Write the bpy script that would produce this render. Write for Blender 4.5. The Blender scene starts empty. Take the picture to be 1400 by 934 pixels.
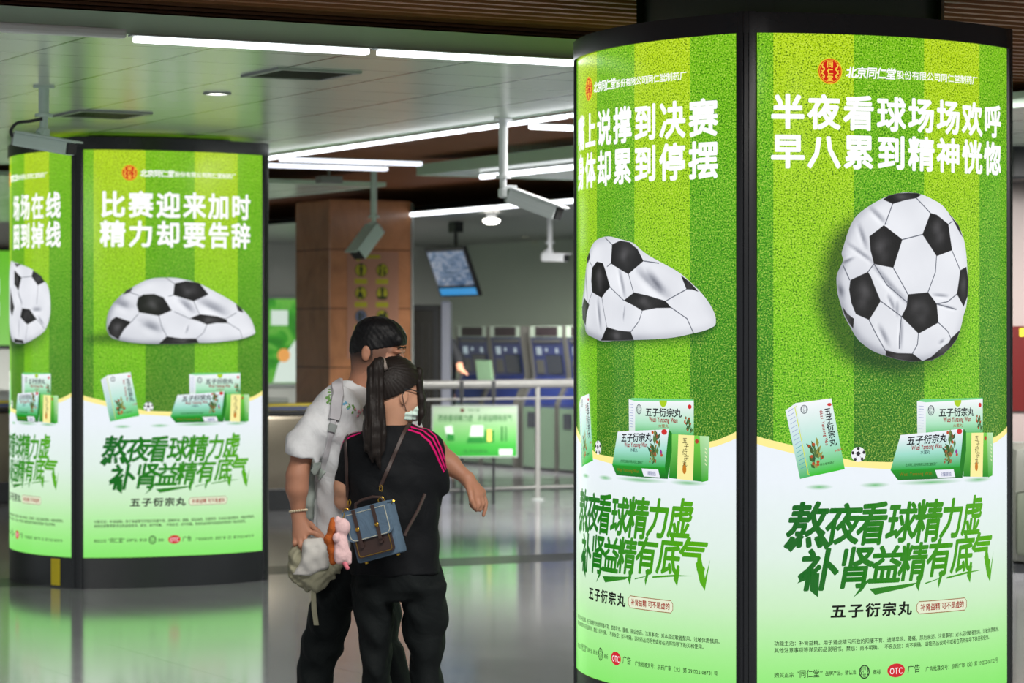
import bpy, bmesh, math, random
import numpy as np
from mathutils import Vector, Matrix
from mathutils.bvhtree import BVHTree
from mathutils.geometry import tessellate_polygon

random.seed(4)
SC = bpy.context.scene
COL = SC.collection
PI = math.pi

# ------------------------------------------------------------------ camera, world, exposure
F_PX, HZ, EYE = 3710.6, 453.9, 1.62          # focal length in pixels, horizon row, eye height
cam = bpy.data.cameras.new('camera')
camera = bpy.data.objects.new('camera', cam)
COL.objects.link(camera)
camera.location = (0, 0, EYE)
camera.rotation_euler = (PI / 2, 0, 0)
cam.sensor_width = 36
cam.lens = F_PX / 1400 * 36
cam.shift_y = -(467 - HZ) / 1400
cam.clip_end = 200
cam.dof.use_dof = True
cam.dof.focus_distance = 10.2
cam.dof.aperture_fstop = 4.4
SC.camera = camera

world = bpy.data.worlds.new('hall_ambience')
SC.world = world
world.use_nodes = True
world.node_tree.nodes['Background'].inputs[0].default_value = (0.80, 0.86, 0.88, 1)
world.node_tree.nodes['Background'].inputs[1].default_value = 0.62

SC.view_settings.view_transform = 'Standard'
SC.view_settings.look = 'None'
SC.view_settings.gamma = 1
SC.view_settings.use_curve_mapping = False
SC.view_settings.exposure = 0.0

GRID = math.radians(28.5)                    # the hall's grid is turned against the camera
GC, GS = math.cos(GRID), math.sin(GRID)


def gw(a, b, z=0.0):                         # hall grid -> world
    return Vector((a * GC - b * GS, a * GS + b * GC, z))


def area(name, a, b, z, sx, sy, power, tilt=0, col=(1, 0.97, 0.92)):
    l = bpy.data.lights.new(name, 'AREA')
    l.shape = 'RECTANGLE'
    l.size, l.size_y, l.energy, l.color = sx, sy, power, col
    if tilt:
        l.spread = math.radians(2 * (90 - tilt))
    o = bpy.data.objects.new(name, l)
    COL.objects.link(o)
    o.location = gw(a, b, z)
    o.rotation_euler = (math.radians(tilt), 0, GRID * (0 if tilt else 1))
    return o


# added unseen lamps without fixtures that brighten the hall and its contents
area('fill_light', 3.6, 6.2, 2.86, 3.0, 0.5, 125)
area('fill_light', 1.6, 9.4, 2.80, 2.4, 0.5, 110, 45)
area('fill_light', 6.6, 5.2, 2.80, 2.4, 0.5, 60, 40)
area('fill_light', 11.5, 13.5, 2.75, 3.0, 0.6, 130, 30)
area('fill_light', 11.2, 18.9, 2.80, 1.6, 0.6, 210, 35)
area('fill_light', 2.5, 22.0, 2.75, 3.5, 0.6, 230, 50)
area('fill_light', 13.0, 20.8, 2.70, 3.0, 0.6, 120, 42)
area('fill_light', 14.6, 26.3, 2.72, 2.4, 0.5, 140, 42)
area('fill_light', 8.9, 13.2, 2.93, 1.4, 2.6, 190)
area('fill_light', 9.0, 26.5, 2.75, 3.0, 0.6, 260, 55)


# ------------------------------------------------------------------ small helpers
def S(r, g, b):
    f = lambda c: (c / 255 / 12.92) if c / 255 <= 0.04045 else ((c / 255 + 0.055) / 1.055) ** 2.4
    return (f(r), f(g), f(b), 1.0)


def px(x, y, d):                             # photo pixel at a depth -> point in the hall (metres)
    return Vector(((x - 700) / F_PX * d, d, EYE - (y - HZ) / F_PX * d))


def link(o, parent=None):
    COL.objects.link(o)
    if parent is not None:
        o.parent = parent
    return o


def tag(o, label, cat, group=None):
    o['label'] = label
    o['category'] = cat
    if group:
        o['group'] = group
    return o


def thing(name, label, cat, loc=(0, 0, 0), rz=0.0, group=None):
    o = bpy.data.objects.new(name, None)
    o.empty_display_size = 0.1
    link(o)
    o.location = loc
    o.rotation_euler = (0, 0, rz)
    return tag(o, label, cat, group)


def structure(o):
    o['kind'] = 'structure'
    return o


def smooth(me, on=True):
    me.polygons.foreach_set('use_smooth', [on] * len(me.polygons))


def mesh_obj(name, verts, faces, mat, parent=None, sm=False):
    me = bpy.data.meshes.new(name)
    me.from_pydata([tuple(v) for v in verts], [], faces)
    me.update()
    if sm:
        smooth(me)
    if mat:
        me.materials.append(mat)
    return link(bpy.data.objects.new(name, me), parent)


class MB:
    """collects simple shapes into one mesh"""

    def __init__(self):
        self.v, self.f = [], []

    def add(self, verts, faces, M=None):
        n = len(self.v)
        self.v += [(M @ Vector(p)) if M else Vector(p) for p in verts]
        self.f += [tuple(i + n for i in f) for f in faces]
        return self

    def box(self, lo, hi, M=None, bev=0.0):
        x0, y0, z0 = lo
        x1, y1, z1 = hi
        if bev > 0:
            bm = bmesh.new()
            bmesh.ops.create_cube(bm, size=1)
            for v in bm.verts:
                v.co = Vector(((x0 + x1) / 2 + v.co.x * (x1 - x0), (y0 + y1) / 2 + v.co.y * (y1 - y0), (z0 + z1) / 2 + v.co.z * (z1 - z0)))
            bmesh.ops.bevel(bm, geom=bm.edges[:], offset=bev, segments=2, affect='EDGES', profile=0.6)
            bm.verts.index_update()
            self.add([v.co.copy() for v in bm.verts], [tuple(v.index for v in f.verts) for f in bm.faces], M)
            bm.free()
            return self
        vs = [(x0, y0, z0), (x1, y0, z0), (x1, y1, z0), (x0, y1, z0), (x0, y0, z1), (x1, y0, z1), (x1, y1, z1), (x0, y1, z1)]
        return self.add(vs, [(0, 3, 2, 1), (4, 5, 6, 7), (0, 1, 5, 4), (1, 2, 6, 5), (2, 3, 7, 6), (3, 0, 4, 7)], M)

    def tube(self, pts, r, n=10, M=None, caps=True):
        pts = [Vector(p) for p in pts]
        rs = r if isinstance(r, (list, tuple)) else [r] * len(pts)
        vs, fs = [], []
        up = None
        for i, p in enumerate(pts):
            t = (pts[min(i + 1, len(pts) - 1)] - pts[max(i - 1, 0)]).normalized()
            if up is None:
                up = t.orthogonal().normalized()
            up = (up - t * up.dot(t)).normalized()
            s = t.cross(up)
            for k in range(n):
                a = 2 * PI * k / n
                vs.append(p + (up * math.cos(a) + s * math.sin(a)) * rs[i])
        for i in range(len(pts) - 1):
            for k in range(n):
                q = (k + 1) % n
                fs.append((i * n + k, i * n + q, (i + 1) * n + q, (i + 1) * n + k))
        if caps:
            fs.append(tuple(range(n - 1, -1, -1)))
            fs.append(tuple((len(pts) - 1) * n + k for k in range(n)))
        return self.add(vs, fs, M)

    def lathe(self, prof, n=20, M=None):
        vs, fs = [], []
        for r, z in prof:
            for k in range(n):
                a = 2 * PI * k / n
                vs.append((r * math.cos(a), r * math.sin(a), z))
        for i in range(len(prof) - 1):
            for k in range(n):
                q = (k + 1) % n
                fs.append((i * n + k, i * n + q, (i + 1) * n + q, (i + 1) * n + k))
        fs.append(tuple(range(n - 1, -1, -1)))
        fs.append(tuple((len(prof) - 1) * n + k for k in range(n)))
        return self.add(vs, fs, M)

    def prism(self, poly, y0, y1, M=None):   # polygon in x,z extruded along y
        n = len(poly)
        vs = [(x, y0, z) for x, z in poly] + [(x, y1, z) for x, z in poly]
        fs = [tuple(range(n)), tuple(range(2 * n - 1, n - 1, -1))]
        fs += [(i, i + n, (i + 1) % n + n, (i + 1) % n) for i in range(n)]
        return self.add(vs, fs, M)

    def obj(self, name, mat, parent=None, sm=False):
        o = mesh_obj(name, self.v, self.f, mat, parent, sm)
        if sm:
            bm = bmesh.new()
            bm.from_mesh(o.data)
            bmesh.ops.recalc_face_normals(bm, faces=bm.faces[:])
            for e in bm.edges:
                if len(e.link_faces) == 2 and e.calc_face_angle(0) > math.radians(40):
                    e.smooth = False
            bm.to_mesh(o.data)
            bm.free()
        else:
            bm = bmesh.new()
            bm.from_mesh(o.data)
            bmesh.ops.recalc_face_normals(bm, faces=bm.faces[:])
            bm.to_mesh(o.data)
            bm.free()
        return o


def dup(root, loc, rz, label, group=None):
    r = root.copy()
    COL.objects.link(r)
    r.location = loc
    r.rotation_euler = (0, 0, rz)
    r['label'] = label
    if group:
        r['group'] = group
    for ch in list(root.children):
        c = ch.copy()
        COL.objects.link(c)
        c.parent = r
        for g in list(ch.children):
            d = g.copy()
            COL.objects.link(d)
            d.parent = c
    return r


# ------------------------------------------------------------------ materials
class NT:
    def __init__(self, name):
        self.m = bpy.data.materials.new(name)
        self.m.use_nodes = True
        self.t = self.m.node_tree
        self.b = self.t.nodes['Principled BSDF']

    def n(self, typ, **kw):
        nd = self.t.nodes.new(typ)
        for k, v in kw.items():
            if k.startswith('i_'):
                key = k[2:]
                nd.inputs[int(key) if key.isdigit() else key].default_value = v
            else:
                setattr(nd, k, v)
        return nd

    def l(self, a, b):
        self.t.links.new(a, b)

    def set(self, **kw):
        for k, v in kw.items():
            self.b.inputs[k.replace('_', ' ')].default_value = v
        return self

    def math(self, op, a, b=None, c=None):
        nd = self.n('ShaderNodeMath', operation=op)
        for i, x in enumerate((a, b, c)):
            if x is None:
                continue
            if isinstance(x, (int, float)):
                nd.inputs[i].default_value = x
            else:
                self.l(x, nd.inputs[i])
        return nd.outputs[0]

    def mix(self, fac, a, b):
        nd = self.n('ShaderNodeMix', data_type='RGBA')
        for s, x in ((nd.inputs[0], fac), (nd.inputs[6], a), (nd.inputs[7], b)):
            if isinstance(x, (int, float, tuple)):
                s.default_value = x
            else:
                self.l(x, s)
        return nd.outputs[2]

    def noise(self, scale, detail=3, rough=0.55, vec=None, dist=0.0):
        nd = self.n('ShaderNodeTexNoise')
        nd.inputs['Scale'].default_value = scale
        nd.inputs['Detail'].default_value = detail
        nd.inputs['Roughness'].default_value = rough
        nd.inputs['Distortion'].default_value = dist
        if vec is not None:
            self.l(vec, nd.inputs['Vector'])
        return nd.outputs['Fac']

    def coords(self, which='Object', scale=None):
        c = self.n('ShaderNodeTexCoord').outputs[which]
        if scale:
            mp = self.n('ShaderNodeMapping')
            mp.inputs['Scale'].default_value = scale
            self.l(c, mp.inputs['Vector'])
            c = mp.outputs[0]
        return c

    def ramp(self, fac, stops):
        r = self.n('ShaderNodeValToRGB')
        e = r.color_ramp.elements
        while len(e) < len(stops):
            e.new(0.5)
        for i, (p, c) in enumerate(stops):
            e[i].position = p
            e[i].color = c
        self.l(fac, r.inputs[0])
        return r.outputs[0]

    def bump(self, h, strength=0.2, dist=0.01):
        b = self.n('ShaderNodeBump')
        b.inputs['Strength'].default_value = strength
        b.inputs['Distance'].default_value = dist
        self.l(h, b.inputs['Height'])
        self.l(b.outputs[0], self.b.inputs['Normal'])
        return self


def mat(name, col, rough=0.5, metal=0.0, spec=0.5, var=0.0, vscale=20, bump=0.0, bscale=60, coat=0.0):
    t = NT(name).set(Roughness=rough, Metallic=metal)
    t.b.inputs['Specular IOR Level'].default_value = spec
    t.b.inputs['Coat Weight'].default_value = coat
    vec = t.coords('Object')
    n = t.noise(vscale, 4, 0.6, vec)
    lo = tuple(c * (1 - var) for c in col[:3]) + (1,)
    hi = tuple(min(1, c * (1 + var)) for c in col[:3]) + (1,)
    t.l(t.mix(n, lo, hi), t.b.inputs['Base Color'])
    if bump > 0:
        t.bump(t.noise(bscale, 3, 0.6, vec), bump, 0.004)
    return t.m


def glow(name, col, strength, vis=None):
    t = NT(name)
    t.set(Base_Color=(0.1, 0.1, 0.1, 1), Roughness=0.4)
    t.b.inputs['Emission Color'].default_value = col
    n = t.noise(3, 2, 0.5, t.coords('Object'))
    t.l(t.math('MULTIPLY_ADD', n, strength * 0.06, strength * 0.97), t.b.inputs['Emission Strength'])
    return t.m


M_BLACK = mat('black_gloss_metal', (0.012, 0.013, 0.016, 1), 0.24, 0.0, 0.5, 0.2, 6)
M_BASE = mat('black_base_metal', (0.017, 0.019, 0.022, 1), 0.33, 0.0, 0.5, 0.3, 5)
M_STEEL = mat('brushed_steel', (0.34, 0.34, 0.33, 1), 0.36, 0.55, 0.5, 0.12, 9, 0.05, 200)
M_GREYMETAL = mat('grey_painted_metal', (0.28, 0.31, 0.30, 1), 0.45, 0.0, 0.4, 0.08, 12)
M_WHITEMETAL = mat('white_painted_metal', (0.62, 0.63, 0.66, 1), 0.35, 0.0, 0.5, 0.05, 8)
M_DARK = mat('dark_plastic', (0.02, 0.022, 0.025, 1), 0.4, 0.0, 0.4, 0.2, 10)
M_YELLOW = mat('yellow_paint', (0.62, 0.50, 0.02, 1), 0.5, 0.0, 0.4, 0.1, 20)
M_STRIP = glow('strip_light_diffuser', (0.93, 0.96, 1.0, 1), 3.0)
M_STRIPSOFT = glow('strip_light_diffuser_dim', (0.86, 0.90, 1.0, 1), 1.8)
M_LAMP = glow('lamp_glow', (1.0, 0.97, 0.88, 1), 8.0)
M_LAMPWARM = glow('warm_lamp_glow', (1.0, 0.86, 0.45, 1), 1.6)

# ------------------------------------------------------------------ the hall
def slab(name, a0, a1, b0, b1, z0, z1, m):
    o = MB().box((a0, b0, z0), (a1, b1, z1)).obj(name, m)
    o.rotation_euler = (0, 0, GRID)
    return o


def line_mask(t, comp, period, phase, width):   # 1 on a thin line every period
    x = t.math('ADD', comp, -phase)
    m = t.math('FRACT', t.math('DIVIDE', x, period))
    d = t.math('MINIMUM', m, t.math('SUBTRACT', 1.0, m))
    return t.math('LESS_THAN', d, width / period)


def make_floor_mat():
    t = NT('polished_grey_floor_tiles').set(Roughness=0.22)
    t.b.inputs['Specular IOR Level'].default_value = 0.5
    c = t.coords('Object')
    s = t.n('ShaderNodeSeparateXYZ')
    t.l(c, s.inputs[0])
    a, b = s.outputs[0], s.outputs[1]
    seam = t.math('MAXIMUM', line_mask(t, a, 0.62, 4.26, 0.004), line_mask(t, b, 1.24, 10.0, 0.004))
    n1 = t.noise(1.6, 5, 0.65, c, 0.4)
    n2 = t.noise(45, 4, 0.7, c)
    n3 = t.noise(260, 2, 0.7, c)
    base = t.ramp(n1, [(0.25, (0.225, 0.228, 0.246, 1)), (0.75, (0.295, 0.296, 0.316, 1))])
    base = t.mix(t.math('MULTIPLY', n2, 0.35), base, (0.13, 0.13, 0.14, 1))
    base = t.mix(t.math('MULTIPLY', t.math('GREATER_THAN', n3, 0.60), 0.3), base, (0.30, 0.30, 0.31, 1))
    strip = t.math('LESS_THAN', t.math('ABSOLUTE', t.math('ADD', b, -16.98)), 0.30)
    strip2 = t.math('LESS_THAN', t.math('ABSOLUTE', t.math('ADD', b, -24.6)), 0.45)
    strip = t.math('MAXIMUM', strip, strip2)
    base = t.mix(t.math('MULTIPLY', strip, 0.85), base, (0.045, 0.045, 0.045, 1))
    base = t.mix(t.math('MULTIPLY', seam, 0.55), base, (0.03, 0.03, 0.03, 1))
    t.l(base, t.b.inputs['Base Color'])
    t.l(t.math('ADD', t.math('MULTIPLY', strip, 0.15), t.math('MULTIPLY_ADD', n1, 0.05, 0.085)), t.b.inputs['Roughness'])
    t.l(t.math('MULTIPLY_ADD', strip, -0.42, 0.5), t.b.inputs['Specular IOR Level'])
    t.b.inputs['IOR'].default_value = 1.72
    return t.m


structure(slab('floor', -6, 22, -3, 36, -0.1, 0.0, make_floor_mat()))


def make_raft_mat():
    t = NT('glossy_ceiling_panels').set(Roughness=0.23)
    t.b.inputs['Specular IOR Level'].default_value = 0.26
    c = t.coords('Object')
    s = t.n('ShaderNodeSeparateXYZ')
    t.l(c, s.inputs[0])
    a, b = s.outputs[0], s.outputs[1]
    seam = t.math('MAXIMUM', line_mask(t, a, 0.645, 4.58, 0.009), line_mask(t, b, 0.52, 10.78, 0.005))
    n1 = t.noise(0.9, 3, 0.5, c)
    base = t.mix(n1, (0.54, 0.63, 0.54, 1), (0.62, 0.71, 0.62, 1))
    base = t.mix(t.math('MULTIPLY', seam, 0.85), base, (0.05, 0.055, 0.05, 1))
    t.l(base, t.b.inputs['Base Color'])
    wav = t.noise(1.0, 2, 0.5, t.coords('Object', (1.2, 6.0, 1)))
    t.bump(wav, 0.06, 0.02)
    return t.m


M_RAFT = make_raft_mat()
M_FASCIA = mat('raft_edge_metal', (0.56, 0.74, 0.60, 1), 0.45, 0.0, 0.5, 0.05, 4)
M_VOID = mat('black_ceiling_void', (0.006, 0.006, 0.006, 1), 0.9, 0, 0.1)
M_SLAT = mat('brown_ceiling_slat', (0.29, 0.115, 0.055, 1), 0.5, 0, 0.3, 0.25, 3)

ZR = 2.88


def raft(name, a0, a1, b0, b1, z=ZR, m=None, eh=0.085, em=None):
    g = MB().box((a0, b0, z), (a1, b1, z + 0.03))
    o = g.obj(name, m or M_RAFT)
    o.rotation_euler = (0, 0, GRID)
    structure(o)
    e = MB()
    w = 0.03
    e.box((a0 - w, b0 - w, z - 0.004), (a1 + w, b0, z + eh)).box((a0 - w, b1, z - 0.004), (a1 + w, b1 + w, z + eh))
    e.box((a0 - w, b0, z - 0.004), (a0, b1, z + eh)).box((a1, b0, z - 0.004), (a1 + w, b1, z + eh))
    e.box((a0, b0, z + 0.03), (a1, b1, z + 0.032))
    f = e.obj('raft_edge', em or M_FASCIA, o)
    return o


raft('ceiling_1', -1.5, 7.62, 10.85, 19.7)
raft('ceiling_2', 9.76, 18.5, 10.85, 19.5)
raft('ceiling_3', 0.0, 10.2, 21.15, 30.0, eh=0.035)
M_LOWCEIL = mat('plain_grey_ceiling', (0.20, 0.215, 0.20, 1), 0.3, 0, 0.5, 0.08, 1.0)
ZL, AL = 2.80, 11.88
raft('ceiling_4', AL, 17.2, 18.3, 33.2, ZL, M_LOWCEIL, 0.05, M_VOID)

sl = MB()
b = -2.0
while b < 33.5:
    sl.box((-5.5, b, 3.02), (21, b + 0.045, 3.10))
    b += 0.142
o = sl.obj('ceiling', M_SLAT)
o.rotation_euler = (0, 0, GRID)
structure(o)
vo = slab('ceiling_5', -6, 22, -3, 36, 3.24, 3.3, M_VOID)
structure(vo)

M_WALL = mat('grey_green_wall_panel', (0.40, 0.47, 0.38, 1), 0.22, 0, 0.5, 0.06, 0.8)
M_WALL2 = mat('pale_wall_panel', (0.42, 0.44, 0.41, 1), 0.3, 0, 0.5, 0.06, 0.8)
structure(slab('wall_right', 17.05, 17.3, 8, 33.2, 0, 3.1, M_WALL))
structure(slab('wall_back', -6, 17.3, 33.2, 33.45, 0, 3.1, M_WALL2))


# strip lights: a dark housing with a luminous profile below it
def strip_light(a0, b0, a1, b1, z, label, group, m=M_STRIP, w=0.05, h=0.045, hh=0.008):
    p, q = gw(a0, b0, z), gw(a1, b1, z)
    L = (q - p).length
    ang = math.atan2(q.y - p.y, q.x - p.x)
    t = thing('strip_light', label, 'light', (p + q) / 2, ang, group)
    MB().box((-L / 2 + 0.022, -w / 2, 0), (L / 2 - 0.022, w / 2, h), bev=0.008).obj('diffuser', m, t)
    MB().box((-L / 2 + 0.004, -w / 2 - 0.006, h), (L / 2 - 0.004, w / 2 + 0.006, h + hh), bev=0.003).obj('housing', M_GREYMETAL, t)
    return t


bpx = lambda p, bb: (lambda D: GC * (p - 700) / F_PX * D + GS * D)(bb / (GC - GS * (p - 700) / F_PX))     # a where pixel column meets b = const
apx = lambda p, aa: (lambda D: -GS * (p - 700) / F_PX * D + GC * D)(aa / (GC * (p - 700) / F_PX + GS))   # b where pixel column meets a = const
G1 = 'strip lights along the front edge of the glossy ceiling raft'
strip_light(bpx(177, 10.79), 10.79, bpx(509, 10.79), 10.79, ZR - 0.042, 'long white strip light on the front ceiling edge, left one, above the left column', G1, h=0.026)
strip_light(bpx(511, 10.79), 10.79, bpx(800, 10.79), 10.79, ZR - 0.042, 'long white strip light on the front ceiling edge, touching the right column', G1, h=0.026)
G2 = 'strip lights along the receding edge of the ceiling raft'
for p0, p1, lab in ((290, 403, 'white strip light on the receding ceiling edge, partly behind the left column'),
                    (404, 514, 'white strip light on the receding ceiling edge, next one right of the left column'),
                    (515, 637, 'white strip light on the receding ceiling edge, above the camera with the tilted-down left body'),
                    (638, 775, 'white strip light on the receding ceiling edge, over the pole of the pale right camera'),
                    (776, 905, 'white strip light on the receding ceiling edge, running behind the right column')):
    strip_light(7.68, apx(p0, 7.68), 7.68, apx(p1, 7.68), ZR - 0.038, lab, G2, h=0.022)
G3 = 'paired strip lights across the dark slatted gap'
strip_light(8.05, 18.45, 9.25, 18.45, ZR, 'bluish strip light in the dark ceiling gap, upper and longer one of the left pair', G3, M_STRIPSOFT, 0.07, 0.03)
strip_light(8.05, 19.15, 9.30, 19.15, ZR, 'bluish strip light in the dark ceiling gap, lower one of the left pair', G3, M_STRIPSOFT, 0.07, 0.03)
strip_light(8.12, 14.75, 9.45, 14.75, ZR, 'bright strip light in the dark ceiling gap, lower one beside the right column', G3, M_STRIP, 0.07, 0.03)
strip_light(8.25, 14.05, 9.45, 14.05, ZR, 'bright strip light in the dark ceiling gap, small upper end beside the right column', G3, M_STRIP, 0.07, 0.03)
G4 = 'strip lights on the second ceiling raft'
strip_light(10.05, apx(657, 10.05), 10.05, apx(732, 10.05), ZR - 0.05, 'warm white strip light on the second ceiling raft, left one', G4, M_STRIP, 0.05, 0.035)
strip_light(10.05, apx(734, 10.05), 10.05, apx(830, 10.05), ZR - 0.05, 'white strip light on the second ceiling raft, right one by the right column', G4, M_STRIP, 0.05, 0.035)
G5 = 'strip lights along the low ceiling over the ticket machines'
strip_light(AL - .07, apx(557, AL), AL - .07, apx(688, AL), ZL - 0.05, 'white strip light edging the low ceiling, left one, starting at the brown pillar', G5, M_STRIP, 0.05, 0.035)
strip_light(AL - .07, apx(690, AL), AL - .07, apx(840, AL), ZL - 0.05, 'white strip light edging the low ceiling, right one, passing behind the right camera', G5, M_STRIP, 0.05, 0.035)

# rounded pale trim where the front edge of the raft bends away at the left
c0 = bpx(-60, 10.79)
c1 = bpx(170, 10.79)
tr = MB().box((c0, 10.755, ZR - 0.03), (c1, 10.815, ZR + 0.01), bev=0.012).obj('trim_1', M_WHITEMETAL)
tr.rotation_euler = (0, 0, GRID)
structure(tr)


def vent(a, b, la, lb, label):
    t = thing('ceiling_vent', label, 'vent', gw(a, b, ZR), GRID, 'dark air vents in the glossy ceiling')
    f = MB()
    w = 0.035
    f.box((-la / 2, -lb / 2, -0.012), (la / 2, -lb / 2 + w, 0)).box((-la / 2, lb / 2 - w, -0.012), (la / 2, lb / 2, 0))
    f.box((-la / 2, -lb / 2 + w, -0.012), (-la / 2 + w, lb / 2 - w, 0)).box((la / 2 - w, -lb / 2 + w, -0.012), (la / 2, lb / 2 - w, 0))
    f.obj('vent_frame', M_GREYMETAL, t)
    s = MB()
    s.box((-la / 2 + w, -lb / 2 + w, -0.002), (la / 2 - w, lb / 2 - w, 0))
    k = -lb / 2 + w + 0.01
    while k < lb / 2 - w - 0.01:
        s.box((-la / 2 + w, k, -0.010), (la / 2 - w, k + 0.008, -0.003))
        k += 0.034
    s.obj('vent_grille', M_DARK, t)


vent(5.40, 12.1, 0.44, 0.46, 'dark square air vent in the glossy ceiling, nearer to the front light strip')
vent(5.40, 14.9, 0.44, 0.46, 'dark square air vent in the glossy ceiling, directly over the left column')


def downlight(x, y, z, m, label, r=0.055):
    D = F_PX * (z - EYE) / (HZ - y)
    p = px(x, y, D)
    t = thing('downlight', label, 'light', (p.x, p.y, z), 0, 'round recessed downlights')
    MB().lathe([(r, -0.004), (r, -0.001), (0.001, -0.001)]).obj('lamp_disc', m, t)
    MB().lathe([(r + 0.02, -0.001), (r + 0.018, -0.010), (r + 0.002, -0.010), (r + 0.002, -0.001)]).obj('trim_ring', M_GREYMETAL, t)


downlight(297, 127, ZR, M_LAMP, 'bright round downlight in the glossy ceiling above the left column')
downlight(718, 323.5, ZL, M_LAMPWARM, 'yellowish round downlight in the low ceiling, farther and left of the other one')
downlight(735, 329.5, ZL, M_LAMPWARM, 'yellowish round disc for the reflected downlight glow, lower and right of the other one')  # glowing disc stands in for the reflection of the other downlight

# spot lamp under the low ceiling
sp = px(672, 300, 27.0)
t = thing('spot_lamp', 'small white cylinder spot lamp hanging under the low ceiling above the screen', 'light', (sp.x, sp.y, ZL))
zz = sp.z - ZL
MB().tube([(0, 0, 0), (0, 0, zz + 0.08)], 0.012).obj('stem', M_WHITEMETAL, t)
MB().lathe([(0.03, zz + 0.08), (0.05, zz + 0.07), (0.05, zz + 0.0), (0.047, zz + 0.0)], 20).obj('lamp_body', M_WHITEMETAL, t, True)
MB().lathe([(0.08, zz + 0.0), (0.085, zz - 0.02), (0.05, zz - 0.045)], 20).obj('lamp_glass', M_LAMP, t, True)

# smoke sensor box on the far slats
sp = px(450, 246, 22.5)
t = thing('ceiling_sensor', 'small grey box hanging from the dark slats left of the pillar camera', 'sensor', (sp.x, sp.y, sp.z), GRID)
MB().box((-0.10, -0.06, -0.03), (0.10, 0.06, 0.03), bev=0.008).obj('sensor_body', M_GREYMETAL, t)
MB().tube([(0, 0, 0.03), (0, 0, 3.02 - sp.z)], 0.012).obj('sensor_stem', M_GREYMETAL, t)


# ------------------------------------------------------------------ brown stone pillar
def make_stone():
    t = NT('brown_veined_stone').set(Roughness=0.22)
    c = t.coords('Object')
    n = t.noise(1.8, 6, 0.62, t.coords('Object', (1, 1, 0.6)), 1.6)
    n2 = t.noise(7, 4, 0.6, c, 0.8)
    col = t.ramp(n, [(0.25, S(118, 80, 54)), (0.45, S(164, 114, 78)), (0.6, S(184, 126, 88)), (0.8, S(146, 102, 72))])
    col = t.mix(t.math('MULTIPLY', n2, 0.35), col, S(120, 84, 66))
    s = t.n('ShaderNodeSeparateXYZ')
    t.l(c, s.inputs[0])
    seam = line_mask(t, s.outputs[2], 0.57, 0.137, 0.007)
    t.l(t.mix(t.math('MULTIPLY', seam, 0.8), col, S(58, 40, 28)), t.b.inputs['Base Color'])
    return t.m


M_STONE = make_stone()
PA, PB = 10.92, 23.8
t = thing('stone_pillar', 'brown veined stone pillar with yellow round notices behind the two people', 'pillar', gw(PA, PB, 0), GRID)
MB().box((0, 0, 0), (0.88, 0.80, 2.90), bev=0.012).obj('stone_cladding', M_STONE, t)
MB().box((0.88, -0.015, 0), (0.90, 0.82, 2.88), bev=0.004).box((-0.01, -0.01, 0), (0.89, 0.0, 0.12)).box((-0.01, 0, 0), (0.0, 0.8, 0.12)).obj('steel_corner_strip', M_GREYMETAL, t)
M_NOTYEL = mat('yellow_green_notice', S(150, 150, 30), 0.5, 0, 0.3, 0.1, 20)
M_NOTBLUE = mat('blue_grey_notice', S(84, 92, 122), 0.5, 0, 0.3, 0.1, 20)
M_NOTRING = mat('olive_ring', S(84, 78, 34), 0.5, 0, 0.3, 0.1, 20)
M_INK = mat('dark_green_ink', S(26, 38, 14), 0.5, 0, 0.3, 0.1, 20)
M_CLEAR = mat('pinkish_backing_sheet', S(150, 108, 88), 0.35, 0, 0.5, 0.05, 6)


def disc(r, x, z, y, n=24):
    return [(x + r * math.cos(2 * PI * k / n), z + r * math.sin(2 * PI * k / n)) for k in range(n)]


nt = thing('notice_sheet', 'sheet of six round yellow and blue safety pictograms on the brown pillar', 'sign', gw(PA, PB, 0), GRID)
MB().box((0.19, -0.004, 1.36), (0.74, -0.001, 2.40)).obj('backing', M_CLEAR, nt)
MB().box((0.31, -0.007, 2.335), (0.54, -0.004, 2.365)).box((0.29, -0.007, 2.305), (0.32, -0.004, 2.375)).obj('heading', M_NOTYEL, nt)
pict = {
    0: [[(-.012, -.055), (.012, -.055), (.02, .03), (-.02, .03)], disc(.016, 0, .05, 0, 10)],
    1: [[(-.035, -.05), (-.012, -.05), (-.01, .02), (-.035, .02)], [(.01, -.05), (.034, -.05), (.034, .0), (.01, .0)], disc(.016, -.022, .042, 0, 10), disc(.013, .02, .02, 0, 10)],
    2: [[(-.045, -.04), (.03, -.05), (.01, .0), (-.015, .03)], disc(.015, -.01, .045, 0, 10)],
    3: [[(-.05, -.055), (.05, -.055), (.055, -.03), (-.055, -.03)], [(-.012, -.03), (.012, -.03), (.012, .02), (-.012, .02)], disc(.02, 0, .035, 0, 10)],
    4: [[(-.03, -.04), (.0, -.04), (.0, .04), (-.03, .04)], [(.01, -.02), (.03, -.02), (.03, .03), (.01, .03)]],
    5: [[(-.05, -.01), (.05, -.02), (.04, .02), (-.03, .03)], disc(.016, .03, .035, 0, 10)],
}
for i in range(6):
    cx = 0.335 + 0.228 * (i % 2)
    cz = 2.22 - 0.225 * (i // 2)
    blue = (i == 4)
    pc = MB().prism(disc(.066, cx, cz, 0), -0.0065, -0.004).obj('pictogram', M_NOTRING, nt)
    MB().prism(disc(.057, cx, cz, 0), -0.008, -0.0065).obj('pictogram_disc', M_NOTBLUE if blue else M_NOTYEL, pc)
    g = MB()
    for poly in pict[i]:
        g.prism([(cx + x, cz + z) for x, z in poly], -0.0095, -0.008)
    g.obj('pictogram_figure', M_INK, pc)
    MB().box((cx - .066, -0.006, cz - .135), (cx + .066, -0.004, cz - .085)).obj('caption_bar', M_NOTYEL, nt)


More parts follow.
